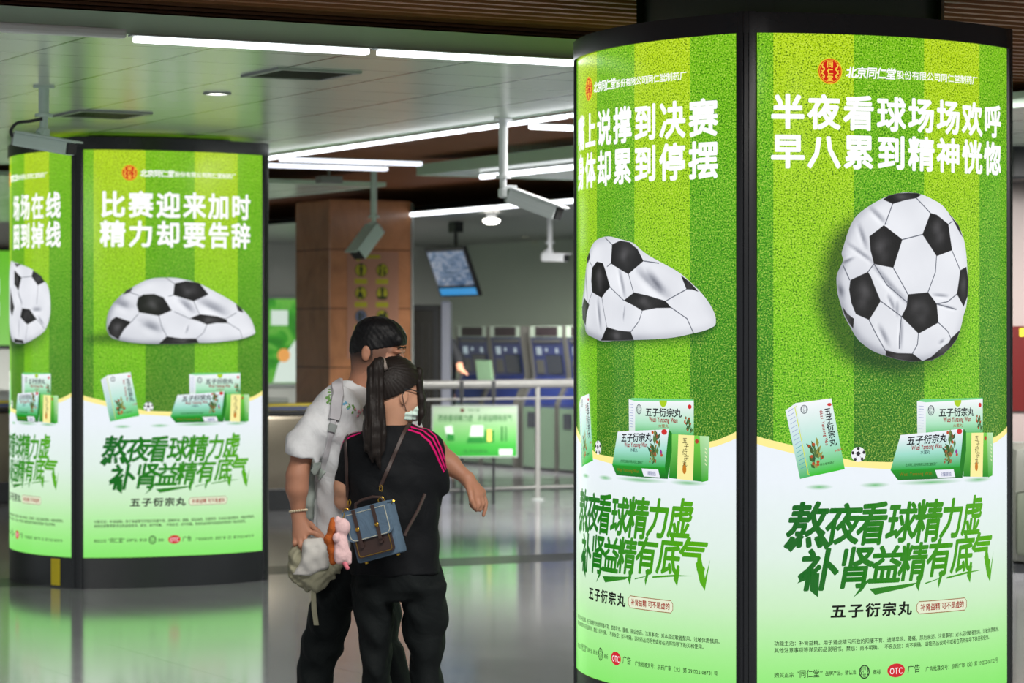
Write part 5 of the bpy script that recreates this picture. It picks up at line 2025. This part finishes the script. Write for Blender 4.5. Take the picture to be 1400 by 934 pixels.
# trousers
v = Vol((m_(395, 0).x, DM - .3, 0.04), (m_(585, 0).x, DM + .36, m_(0, 735).z), 0.006)
v.loft(rows([(740, 429, 523, 0, .172), (770, 428, 526, 0, .175), (800, 427, 530, 0, .17), (822, 432, 532, 0, .14)], 0, 1, DM), .03)
v.loft(rows([(780, 428, 490, -.06, .10), (812, 427, 487, -.07, .10), (832, 424, 484, -.07, .095), (845, 420, 481, -.07, .092), (856, 418, 476, -.07, .09), (872, 413, 474, -.06, .088), (886, 411, 471, -.06, .088), (898, 409, 462, -.055, .085), (912, 407.5, 459, -.05, .085), (934, 406, 454, -.05, .082), (1000, 404, 450, -.05, .08), (1066, 402, 450, -.05, .08)], 0, 1, DM), .025)
v.loft(rows([(780, 490, 540, .08, .10), (823, 500, 546, .10, .095), (845, 502, 547.5, .11, .09), (862, 503, 547, .11, .09), (880, 503, 541, .12, .085), (890, 504, 548, .12, .085), (910, 508, 553, .13, .085), (934, 512, 559, .14, .085), (1000, 520, 567, .15, .08), (1066, 522, 570, .15, .08)], 0, 1, DM), .02)
v.ripple(.006, fold(.8, .7, 2.1))
tr_ = v.mesh('trousers', M_TROUM, man, 2)
for nm, a, d in (('shoe', (m_(426, 0).x + .02, DM - .05, 0), Vector((.92, -.38, 0)).normalized()), ('shoe', (m_(546, 0).x + .02, DM + .15, 0), Vector((.95, .3, 0)).normalized())):
    shoe(d, a).mesh(nm, M_SOLE, man)
# beads on the right wrist
br = MB()
for i in range(22):
    a = 2 * PI * i / 22
    c = Vector(m_(408, 698.5, -.183)) + Vector((math.cos(a) * .0285, math.sin(a) * .0285, .004 * math.cos(a + .6)))
    br.lathe([(.0005, -.0042), (.0032, -.003), (.0044, 0), (.0032, .003), (.0005, .0042)], 8, Matrix.Translation(c))
bl = pthing('bracelet', 'cream bead bracelet on the wrist of the person in white', 'bracelet', m_(408, 698.5, -.183))
adopt(br.obj('bead_string', M_BEAD, None, True), bl)

# backpack of the man: straps over the near shoulder, pack at his back
bp = pthing('backpack', 'pale grey backpack with a wide shoulder strap worn over the white t-shirt', 'backpack', m_(415, 640, 0))
v = Vol((m_(380, 0).x, DM - .2, m_(0, 725).z), (m_(450, 0).x, DM + .22, m_(0, 540).z), 0.006)
v.loft(rows([(592, 414, 434, .03, .08), (604, 410, 435, .03, .12), (640, 405, 437, .03, .145), (690, 405, 436, .03, .14), (708, 412, 434, .03, .11)], 0, 1, DM), .01, 3)
v.ripple(.003, fold(1.2, 1, 3.3))
v.mesh('pack', M_PACK, bp)
pad = lay(tree, [(459, 519), (465, 526), (467, 540), (465, 556), (462, 571)], DM, .002)
adopt(ribbon('shoulder_pad', pad, .042, M_STRAPG, .010), bp)
lowr = lay(tree, [(462, 569), (459, 582), (455, 600), (450, 622), (445, 643), (437, 652)], DM, .003)
adopt(ribbon('webbing_strap', lowr, .021, M_STRAPG, .003), bp)
bk = lay(tree, [(461, 577), (458, 587)], DM, .006)
b_ = adopt(ribbon('buckle', bk, .030, M_GREYMETAL, .006), bp)
fl_ = lay(tree, [(436, 628), (440, 640), (446, 648)], DM, .003)
adopt(ribbon('side_flap', fl_, .045, M_PACK, .003), bp)

# folded canvas bundle in his right hand
bd = pthing('folded_jacket', 'folded white and olive canvas jacket held in the hand of the person in white', 'jacket', m_(430, 770, -.17))
q_ = lambda x, y, dy=0: m_(x, y, -.17 + dy)
v = Vol(q_(388, 822, -.16), q_(482, 715, .16), 0.0045)
v.loft(rows([(730, 422, 446, -.18, .045), (738, 419, 452, -.18, .068), (755, 418, 455, -.18, .078), (768, 414, 457, -.18, .080), (778, 405, 436, -.18, .07)], 0, 1, DM), .01, 4)
v.ripple(.0022, lambda X, Y, Z: np.sin(X * 120 + Z * 60) * np.sin(Z * 50 + 1) + .6 * np.sin(X * 60 - Z * 120))
v.mesh('canvas_panel', M_CANVAS, bd)
v = Vol(q_(388, 826, -.16), q_(486, 725, .16), 0.0045)
v.loft(rows([(737, 406, 420, -.17, .035), (748, 401, 422, -.17, .055), (765, 397, 424, -.17, .06), (780, 399, 430, -.17, .06), (790, 404, 430, -.17, .05)], 0, 1, DM), .01)
v.chain([q_(410, 781, -.03), q_(435, 786, -.045), q_(462, 776, -.03)], [.030, .034, .018], .01)
v.chain([q_(414, 793, -.02), q_(432, 796, -.04), q_(452, 786, -.03)], [.026, .030, .018], .01)
v.chain([q_(420, 803, -.01), q_(430, 803, -.03), q_(440, 797, -.02)], [.014, .018, .012], .008)
v.ripple(.0034, lambda X, Y, Z: np.sin(X * 90 + Z * 130 + 2.5 * np.sin(X * 40 + Z * 30)) + .6 * np.sin(X * 200 - Z * 150 + 2 * np.sin(Z * 60)))
v.mesh('rolled_canvas', M_BEIGE, bd)
g = MB()
sp_ = [q_(428, 800, -.055), q_(428.5, 815, -.05), q_(429.5, 835, -.055), q_(432.5, 855, -.05)]
for a, b in zip(sp_, sp_[1:]):
    pass
vs = []
for p in sp_:
    vs += [p + Vector((-.0085, 0, 0)), p + Vector((.0085, 0, 0)), p + Vector((.0085, .003, 0)), p + Vector((-.0085, .003, 0))]
fs = []
for i in range(3):
    a, b = 4 * i, 4 * i + 4
    fs += [(a + j, a + (j + 1) % 4, b + (j + 1) % 4, b + j) for j in range(4)]
fs += [(3, 2, 1, 0), (12, 13, 14, 15)]
g.v, g.f = vs, fs
adopt(g.obj('hanging_strap', M_BEIGE), bd)

# ------------------------------------------------------------------ the woman
DW = 9.23


def w_(x, y, dy=0.0):
    return px(x, y, DW + dy)


wom = pthing('person', 'person with a long dark ponytail in a black top with magenta shoulder stripes', 'person', (w_(540, 0).x, DW, 0))
f, s, u, R = basis((0.80, 0.60, -0.16))
HC = Vector(w_(541, 536))
v = Vol((w_(440, 0).x, DW - .30, 0.02), (w_(625, 0).x, DW + .36, 1.55), 0.005)
v.ell(HC + u * .008 - f * .004, (.088, .070, .100), R, .01)
v.ell(HC + f * .026 - u * .052, (.056, .050, .052), R, .03)
v.ell(HC + f * .052 - u * .080, (.024, .026, .018), R, .03)
v.cap(HC + f * .084 + u * .004, HC + f * .100 - u * .028, .008, .012, .012)
v.ell(HC + f * .080 - u * .058, (.012, .020, .006), R, .008)
for sg in (-1, 1):
    v.ell(HC + f * .054 + s * sg * .036 - u * .026, (.028, .024, .024), R, .02)
    v.ell(HC - f * .012 + s * sg * .071 - u * .018, (.016, .008, .027), R, .005)
    v.ell(HC - f * .008 + s * sg * .080 - u * .016, (.008, .005, .014), R, 0, True)
v.cap(HC - f * .022 - u * .05, w_(537, 596), .047, .052, .03)
v.loft(rows([(592, 520, 556, 0, .06), (604, 495, 580, 0, .072), (640, 488, 586, 0, .085), (700, 492, 584, 0, .09), (760, 492, 588, 0, .10), (800, 492, 590, 0, .10)], 0, 1, DW), .03)
for sg, hx, kx, fx in ((-1, 512, 515, 517), (1, 578, 582, 588)):
    v.chain([w_(hx, 798), w_(hx + sg * 1, 840), w_(kx, 890), w_(kx + 1, 940), w_(fx, 1085)], [.060, .054, .042, .040, .034], .01)
# left arm bent forward, elbow just showing; right arm the same under its sleeve
v.chain([w_(486, 615), w_(472, 665, .01), w_(471, 684, .03)], [.044, .036, .033], .02).chain([w_(471, 684, .03), w_(492, 672, .16), w_(520, 655, .27)], [.033, .030, .020], .015)
v.chain([w_(585, 612), w_(594, 662, .02), w_(590, 676, .05)], [.044, .036, .033], .02).chain([w_(590, 676, .05), w_(575, 664, .17), w_(556, 652, .27)], [.033, .030, .020], .015)
for x0, sgn in ((520, 1), (556, -1)):
    wst = Vector(w_(x0, 654, .27))
    for i in range(4):
        k0 = wst + Vector((sgn * .035, .045 - .002 * i, .030 - .019 * i))
        v.cap(wst, k0, .017, .011, .01).chain([k0, k0 + Vector((sgn * .022, .026, 0)), k0 + Vector((sgn * .008, .042, 0))], [.0085, .008, .0065], .003)
    v.chain([wst + Vector((0, .005, .01)), wst + Vector((sgn * .02, .02, .040)), wst + Vector((sgn * .040, .035, .055))], [.013, .010, .008], .006)
v.mesh('body', M_SKINW, wom)

# hair drawn up to a high ponytail
hv = Vol(HC - Vector((.2, .2, .2)), HC + Vector((.2, .2, .2)), 0.0035)
hv.ell(HC + u * .012 - f * .006, (.098, .081, .111), R, .01)
hv.cut(HC + s * .07 - f * .006 + u * .006, tuple(f * .56 - u * .83))
hv.ripple(.0016, lambda X, Y, Z: 0.7 * np.sin(np.arctan2(Z - HC.z - .09, X - HC.x + .05) * 46 + Y * 30))
hv.mesh('hair', M_HAIRW, wom)
pv = Vol(w_(480, 650, -.2), w_(545, 480, .14), 0.0035)
pv.chain([w_(525, 499, -.075), w_(519, 497, -.085), w_(514, 506, -.09), w_(513, 530, -.095), w_(511.5, 560, -.10), w_(511, 585, -.115), w_(511, 605, -.125)], [.014, .020, .026, .0285, .0325, .033, .026], .012)
pv.chain([w_(511, 600, -.125), w_(514, 620, -.13), w_(520, 640, -.128)], [.027, .018, .004], .01)
pv.chain([w_(505, 590, -.125), w_(503, 612, -.13), w_(510, 632, -.13)], [.022, .013, .003], .008)
pv.chain([w_(518, 560, -.10), w_(522, 595, -.118), w_(523, 622, -.128)], [.022, .015, .004], .01)
pv.ripple(.0018, lambda X, Y, Z: np.sin(X * 260 + Y * 60 + 1.1 * np.sin(Z * 9)) + .7 * np.sin(X * 470 - Y * 60 + 0.9 * np.sin(Z * 12 + 1)))
pv.mesh('ponytail', M_HAIRW, wom)
lk = Vol(HC - Vector((.2, .2, .24)), HC + Vector((.24, .24, .2)), 0.003)
A = HC + f * .060 + s * .034 + u * .082
for o_, e in ((0, 0), (.006, .008), (-.008, .004)):
    lk.chain([A + s * o_, Vector(w_(571 + e * 200, 522, -.005 + o_)), Vector(w_(575 + e * 200, 546, -.01 + o_)), Vector(w_(576 + e * 100, 566, -.012 + o_)), Vector(w_(573 + e * 100, 580, -.012 + o_))], [.010, .0105, .010, .008, .003], .012)
lk.ripple(.0007, lambda X, Y, Z: np.sin(X * 420 + Y * 300 + 2 * np.sin(Z * 30)))
lk.mesh('fringe_strand', M_HAIRW, wom)
e0 = Vector(w_(525, 498.5, -.078))
MBs = MB().lathe([(.008, -.010), (.019, -.008), (.021, 0), (.019, .008), (.008, .010)], 18, Matrix.Translation(e0) @ Matrix.Rotation(math.radians(75), 4, 'Y'))
adopt(MBs.obj('hair_tie', M_GREYSCR, None, True), wom)
# face mask, pulled loose below the chin side, with its ear loop
v = Vol(HC - Vector((.2, .2, .2)), HC + Vector((.2, .2, .2)), 0.0032)
v.ell(HC + f * .066 - u * .050 + s * .012, (.036, .052, .044), R, .006)
v.ell(HC + f * .030 - u * .070 + s * .040, (.030, .018, .024), R, .008)
v.ripple(.0022, lambda X, Y, Z: np.sin(Z * 330 + X * 40) + .6 * np.sin(X * 240 + Y * 160))
v.mesh('face_mask', M_MASK, wom)
E_ = HC - f * .014 + s * .080 - u * .012
lp = MB().tube([E_ + u * .022, E_ - f * .012, E_ - u * .022 - f * .004, HC + f * .012 + s * .060 - u * .062], .0014, 8)
adopt(lp.obj('mask_loop', M_DARK, None, True), wom)
gl = MB().tube([E_ + u * .020 - f * .01, E_ + u * .022 + f * .02, HC + f * .075 + s * .062 + u * .006], .0018, 8)
ggl = adopt(gl.obj('glasses', M_DARK, None, True), wom)
rim = MB()
for sg in (-1, 1):
    c = HC + f * .092 + s * sg * .032 - u * .002
    rim.tube([c + s * (.024 * math.cos(a)) + u * (.018 * math.sin(a)) for a in [2 * PI * i / 20 for i in range(21)]], .0014, 6)
adopt(rim.obj('glasses_rim', M_DARK, None, True), wom)

# black top
v = Vol((w_(440, 0).x, DW - .26, w_(0, 792).z), (w_(628, 0).x, DW + .26, w_(0, 570).z), 0.005)
v.loft(rows([(577, 521, 563, 0, .060), (583, 514, 569, 0, .070), (591, 496, 584, 0, .086), (600, 480, 596, 0, .098), (615, 474, 601, 0, .110), (645, 474, 602, 0, .118), (690, 477, 600, 0, .120), (740, 479, 600, 0, .124), (783, 480, 603, 0, .130)], 0, 1, DW), .02, 2.3)
v.cap(w_(580, 610), w_(592, 652, .01), .058, .050, .03).cap(w_(592, 652, .01), w_(597, 672, .02), .050, .046, .01)
v.cap(w_(488, 612), w_(475, 655, .01), .050, .043, .03).cap(w_(475, 655, .01), w_(474, 664, .02), .043, .040, .01)
X, Y, Z = np.meshgrid(*v.ax, indexing='ij', sparse=True)
for x0, left, nx, y0 in ((478, True, -.20, 681), (599, False, -.75, 684)):
    h0 = Vector(w_(x0, y0))
    nn = Vector((nx if not left else .12, 0, -1)).normalized()
    if not left:
        nn = Vector((.62, 0, -.78))
        h0 = Vector(w_(603, 682))
    pl_ = (X - h0.x) * nn.x + (Z - h0.z) * nn.z
    zone = (X < w_(476, 0).x) if left else (X > w_(603, 0).x)
    v.g = np.where(zone, np.maximum(v.g, pl_), v.g).astype(np.float32)
v.ell(w_(540, 573, .0), (.066, .075, .038), None, 0, True)
v.ripple(.003, fold(.9, .8, 4.4))
top = v.mesh('top', M_NAVY, wom, 2)
tree = bvh(top)
for pts in ([(557, 586), (575, 592), (588, 603), (596, 618), (602, 633), (607, 645)],
            [(562, 583.5), (579, 588.5), (592, 599), (599.5, 614), (605, 630), (609, 642)],
            [(567, 581.5), (583, 585.5), (595.5, 596), (602.5, 611), (607.5, 627), (611, 640)],
            [(461, 613), (470, 604), (480, 597), (493, 592)],
            [(462, 606.5), (472, 598), (482, 592), (495, 587.5)],
            [(466, 599), (476, 591.5), (486, 587), (498, 583.5)]):
    adopt(ribbon('shoulder_stripe', lay(tree, pts, DW, .0012, .004), .0088, M_MAGENTA, .001), wom)
v = Vol((w_(465, 0).x, DW - .26, 0.03), (w_(628, 0).x, DW + .26, w_(0, 765).z), 0.006)
v.loft(rows([(770, 484, 600, 0, .122), (785, 482, 603, 0, .124), (805, 481, 607, 0, .122), (818, 486, 606, 0, .105)], 0, 1, DW), .02, 2.2)
v.loft(rows([(800, 546, 607.5, 0, .112), (823, 548, 611, 0, .105), (849, 549.5, 612, 0, .098), (875, 552, 610, 0, .092), (893, 560, 604.5, 0, .088), (910, 562, 604, 0, .085), (934, 563, 606, 0, .084), (1000, 565, 608, 0, .084), (1078, 566, 611, 0, .086)], 0, 1, DW), .014)
v.loft(rows([(800, 481, 541, 0, .112), (823, 483, 539, 0, .105), (840, 485, 540, 0, .10), (858, 489, 538, 0, .095), (880, 493, 537, 0, .09), (900, 494, 534.5, 0, .086), (934, 496, 535, 0, .084), (1000, 497, 537, 0, .084), (1078, 497, 539, 0, .086)], 0, 1, DW), .014)
v.ripple(.0055, fold(.8, .7, 5.2))
v.mesh('trousers', M_TROUW, wom, 2)
for a, d in (((w_(517, 0).x, DW + .01, 0), Vector((.1, 1, 0)).normalized()), ((w_(588, 0).x, DW + .01, 0), Vector((.3, 1, 0)).normalized())):
    shoe(d, a).mesh('shoe', M_SOLE, wom)

# ------------------------------------------------------------------ denim satchel on her back
bc = px(514.5, 728, 9.035)
sat = thing('satchel', 'blue denim satchel with a brown leather pocket on the back of the black top', 'bag', bc, 0)
M = Matrix.Rotation(math.radians(-17), 4, 'Z') @ Matrix.Rotation(math.radians(-15.5), 4, 'Y')
W, H, T = .158, .172, .072
MB().box((-W / 2, -T / 2, -H / 2), (W / 2, T / 2, H / 2), M, .010).obj('bag_body', M_DENIM, sat, True)


def rrect(x0, x1, z0, z1, r, top=False):
    p = []
    for cx, cz, a0 in ((x1 - r, z1 - r, 0), (x0 + r, z1 - r, 90), (x0 + r, z0 + r, 180), (x1 - r, z0 + r, 270)):
        if top and a0 in (0, 90):
            p.append((x1, z1) if a0 == 0 else (x0, z1))
            continue
        for i in range(7):
            a = math.radians(a0 + 15 * i)
            p.append((cx + r * math.cos(a), cz + r * math.sin(a)))
    return p


def edge_line(poly, y, r, drop):
    n = len(poly)
    cx = sum(p[0] for p in poly) / n
    cz = sum(p[1] for p in poly) / n
    q = [Vector((p[0] + (cx - p[0]) * drop, y, p[1] + (cz - p[1]) * drop)) for p in poly]
    return q


MB().prism(rrect(-W / 2 + .012, W / 2 - .014, -H / 2 + .014, .012, .010), -T / 2 - .012, -T / 2, M).obj('pocket', M_LEATHER, sat)
pl2 = edge_line(rrect(-W / 2 + .012, W / 2 - .014, -H / 2 + .014, .012, .010), -T / 2 - .0125, 0, .10)
MB().tube(pl2 + [pl2[0]], .0011, 6, M, False).obj('pocket_trim', M_GOLD, sat, True)
MB().prism(rrect(-W / 2 - .004, W / 2 + .002, -.014, H / 2 + .003, .020, True), -T / 2 - .019, -T / 2 - .011, M).box((-W / 2 - .004, -T / 2 - .019, H / 2 - .001), (W / 2 + .002, T / 2 - .008, H / 2 + .006), M, .003).obj('flap', M_DENIM, sat, True)
pl2 = edge_line(rrect(-W / 2 - .004, W / 2 + .002, -.014, H / 2 + .003, .020, True), -T / 2 - .0195, 0, .13)
MB().tube(pl2 + [pl2[0]], .0011, 6, M, False).obj('flap_piping', M_PIPING, sat, True)
for x in (-.040, .030):
    st_ = MB().prism([(x - .006, -.032), (x + .006, -.032), (x + .006, H / 2 + .004), (x - .006, H / 2 + .004)], -T / 2 - .0225, -T / 2 - .019, M).prism(disc(.0075, x, -.032, 0, 16), -T / 2 - .0225, -T / 2 - .012, M)
    st_ = st_.obj('closing_strap', M_LEATHER, sat)
    MB().lathe([(.0066, 0), (.0066, .003), (.004, .0045)], 16, M @ Matrix.Translation((x, -T / 2 - .0225, .024)) @ Matrix.Rotation(PI / 2, 4, 'X')).obj('gold_stud', M_GOLD, st_, True)
hp = [Vector((-.052, .0, H / 2 + .004)), Vector((-.046, .0, H / 2 + .022)), Vector((-.02, 0, H / 2 + .030)), Vector((.02, 0, H / 2 + .030)), Vector((.046, 0, H / 2 + .022)), Vector((.052, 0, H / 2 + .004))]
MB().tube(hp, [.0045, .0055, .006, .006, .0055, .0045], 10, M).obj('top_handle', M_LEATHER, sat, True)
for x, z in ((-W / 2 - .002, H / 2 + .006), (.050, H / 2 + .012)):
    c = M @ Vector((x, -.012, z))
    MB().tube([c + Vector((.010 * math.cos(a), 0, .0105 * math.sin(a))) for a in [2 * PI * i / 18 for i in range(19)]], .0017, 8).obj('metal_ring', M_GOLD, sat, True)
for x in (-.055, .06):
    MB().lathe([(.006, -.006), (.006, 0), (.003, .001)], 12, M @ Matrix.Translation((x, -.012, -H / 2 - .001))).obj('bag_foot', M_GOLD, sat, True)
MB().tube([M @ Vector((W / 2, .0, H / 2 - .004)), M @ Vector((W / 2 + .012, -.01, H / 2 + .000))], [.003, .004], 8).obj('zip_pull', M_GOLD, sat, True)
sat['at'] = [float(c) for c in bc]


def strap(name, pts, lift):
    l_ = lay(tree, pts, DW, lift)
    o = ribbon(name, l_, .0135, M_LEATHER, .003)
    return adopt(o, sat), l_


strap('shoulder_strap', [(561, 579), (554, 590), (541, 620), (526, 655), (522, 664)], .003)
strap('shoulder_strap', [(474, 592), (475, 615), (476, 640), (477, 680)], .003)
lw = [px(581, 676, 9.10), px(572, 697, 9.07), px(557, 724, 9.05), px(553, 733, 9.04)]
adopt(MB().tube(lw, .0055, 8).obj('lower_strap', M_LEATHER, None, True), sat)
for (x, y, d, n) in ((477.5, 688, 9.03, 1), (521, 668, 9.06, 1)):
    c = px(x, y, d)
    MBh = MB().tube([c + Vector((0, 0, .012)), c + Vector((.005, 0, .004)), c + Vector((.002, 0, -.010)), c + Vector((-.005, 0, -.006)), c + Vector((-.003, 0, .008))], .002, 8)
    adopt(MBh.obj('strap_hook', M_GOLD, None, True), sat)

# plush charm hanging from the satchel
pd = 8.99
ch = pthing('plush_charm', 'small pink and rust coloured plush toy hanging beside the denim satchel', 'plush toy', px(464, 745, pd))
v = Vol(px(440, 785, pd - .07), px(490, 700, pd + .07), 0.003)
p_ = lambda x, y, dy=0: px(x, y, pd + dy)
v.ell(p_(468, 721), (.027, .025, .030), None, .01)
v.cap(p_(466, 738), p_(468, 760), .022, .028, .012)
v.ell(p_(459.5, 735.5, -.022), (.012, .010, .016), None, .006)
v.cap(p_(463, 757, -.012), p_(463, 766, -.012), .016, .013, .006).cap(p_(475, 757), p_(476, 768), .014, .012, .006)
v.cap(p_(460, 712), p_(462, 709), .009, .008, .004)
v.ripple(.0010, lambda X, Y, Z: np.sin(X * 900) * np.sin(Y * 800) * np.sin(Z * 850))
v.mesh('plush_body', M_PLPINK, ch)
v = Vol(px(436, 785, pd - .07), px(480, 700, pd + .07), 0.003)
v.chain([p_(455, 711, .004), p_(455, 722, .0), p_(450, 737, .0), p_(454, 752, .006), p_(455, 768, .006)], [.010, .014, .014, .014, .012], .01)
v.cap(p_(447, 736), p_(445, 741), .010, .006, .006)
v.ripple(.0018, lambda X, Y, Z: np.sin(X * 500 + Z * 200) * np.sin(Z * 600))
v.mesh('plush_mane', M_PLORANGE, ch)
v = Vol(px(455, 790, pd - .05), px(490, 755, pd + .05), 0.0025)
v.cap(p_(470, 768, -.012), p_(475, 777, -.012), .008, .007, .003)
v.mesh('plush_tail', M_PLROSE, ch)
adopt(MB().tube([p_(468, 710), p_(470, 706), p_(471, 701)], .0018, 6).obj('hanging_cord', M_GOLD, None, True), ch)

# ------------------------------------------------------------------ someone behind the dark cabinet
DF = 31.6
KF = lambda x, y, dy=0: px(x, y, DF + dy)
far = pthing('person', 'person in black partly hidden behind the dark cabinet, only an arm showing', 'person', (KF(604, 0).x, DF, 0))
v = Vol((KF(570, 0).x, DF - .45, 0.0), (KF(650, 0).x, DF + .35, 1.72), 0.011)
fc = KF(603, 452)
v.ell(fc, (.075, .09, .115), None, .02).ell(fc + Vector((.0, -.05, -.06)), (.05, .05, .05), None, .03).ell(fc + Vector((0, -.10, -.02)), (.014, .016, .02), None, .01)
v.cap(fc + Vector((0, .01, -.08)), fc + Vector((0, .02, -.19)), .055, .06, .03)
for sg in (-1, 1):
    v.cap(fc + Vector((sg * .09, .02, -.78)), fc + Vector((sg * .10, .0, -1.18)), .08, .055, .03).cap(fc + Vector((sg * .10, 0, -1.18)), fc + Vector((sg * .10, .02, -1.56)), .05, .04, .03).cap(fc + Vector((sg * .10, .04, -1.58)), fc + Vector((sg * .11, -.13, -1.60)), .05, .04, .02)
v.cap(fc + Vector((0, .02, -.25)), fc + Vector((0, .02, -.8)), .12, .12, .03)
hand = KF(633, 509, -.25)
v.chain([KF(628, 496, -.05), KF(629, 505, -.2), hand], [.044, .038, .03], .02)
for i in range(4):
    v.chain([hand, hand + Vector((.035, -.03 - .012 * i, -.012)), hand + Vector((.055, -.045 - .012 * i, -.03))], [.026, .012, .010], .006)
v.chain([hand, hand + Vector((-.01, -.06, .0))], [.022, .011], .006)
v.chain([KF(590, 475), KF(586, 500), KF(588, 515, -.2)], [.05, .042, .03], .02)
v.mesh('body', M_SKINM, far)
v = Vol((KF(575, 0).x, DF - .35, .85), (KF(650, 0).x, DF + .35, 1.55), 0.011)
v.loft([(.90, fc.x, DF + .02, .17, .13), (1.2, fc.x, DF + .02, .18, .13), (1.38, fc.x, DF + .02, .19, .11), (1.46, fc.x, DF + .02, .10, .09)], .02)
v.cap(KF(616, 470, 0), KF(626, 490, -.03), .075, .075, .03).cap(KF(626, 490, -.03), KF(628, 497, -.06), .075, .07, .02)
v.cap(KF(593, 470, 0), KF(588, 492, -.03), .075, .07, .03)
v.mesh('t_shirt', M_NAVY, far)
v = Vol((KF(575, 0).x, DF - .3, .05), (KF(640, 0).x, DF + .3, 1.0), 0.012)
v.loft([(.80, fc.x, DF + .02, .165, .125), (.95, fc.x, DF + .02, .165, .125)], .02)
for sg in (-1, 1):
    v.loft([(.07, fc.x + sg * .10, DF + .02, .07, .08), (.5, fc.x + sg * .10, DF + .02, .075, .085), (.85, fc.x + sg * .085, DF + .02, .09, .11)], .02)
v.mesh('trousers', M_TROUM, far)
v = Vol(fc - Vector((.15, .15, .15)), fc + Vector((.15, .15, .17)), 0.008)
v.ell(fc + Vector((0, .012, .012)), (.083, .095, .120), None, .01)
v.cut(fc + Vector((0, -.02, .01)), (0, -.6, -.8))
v.mesh('hair', M_HAIRM, far)
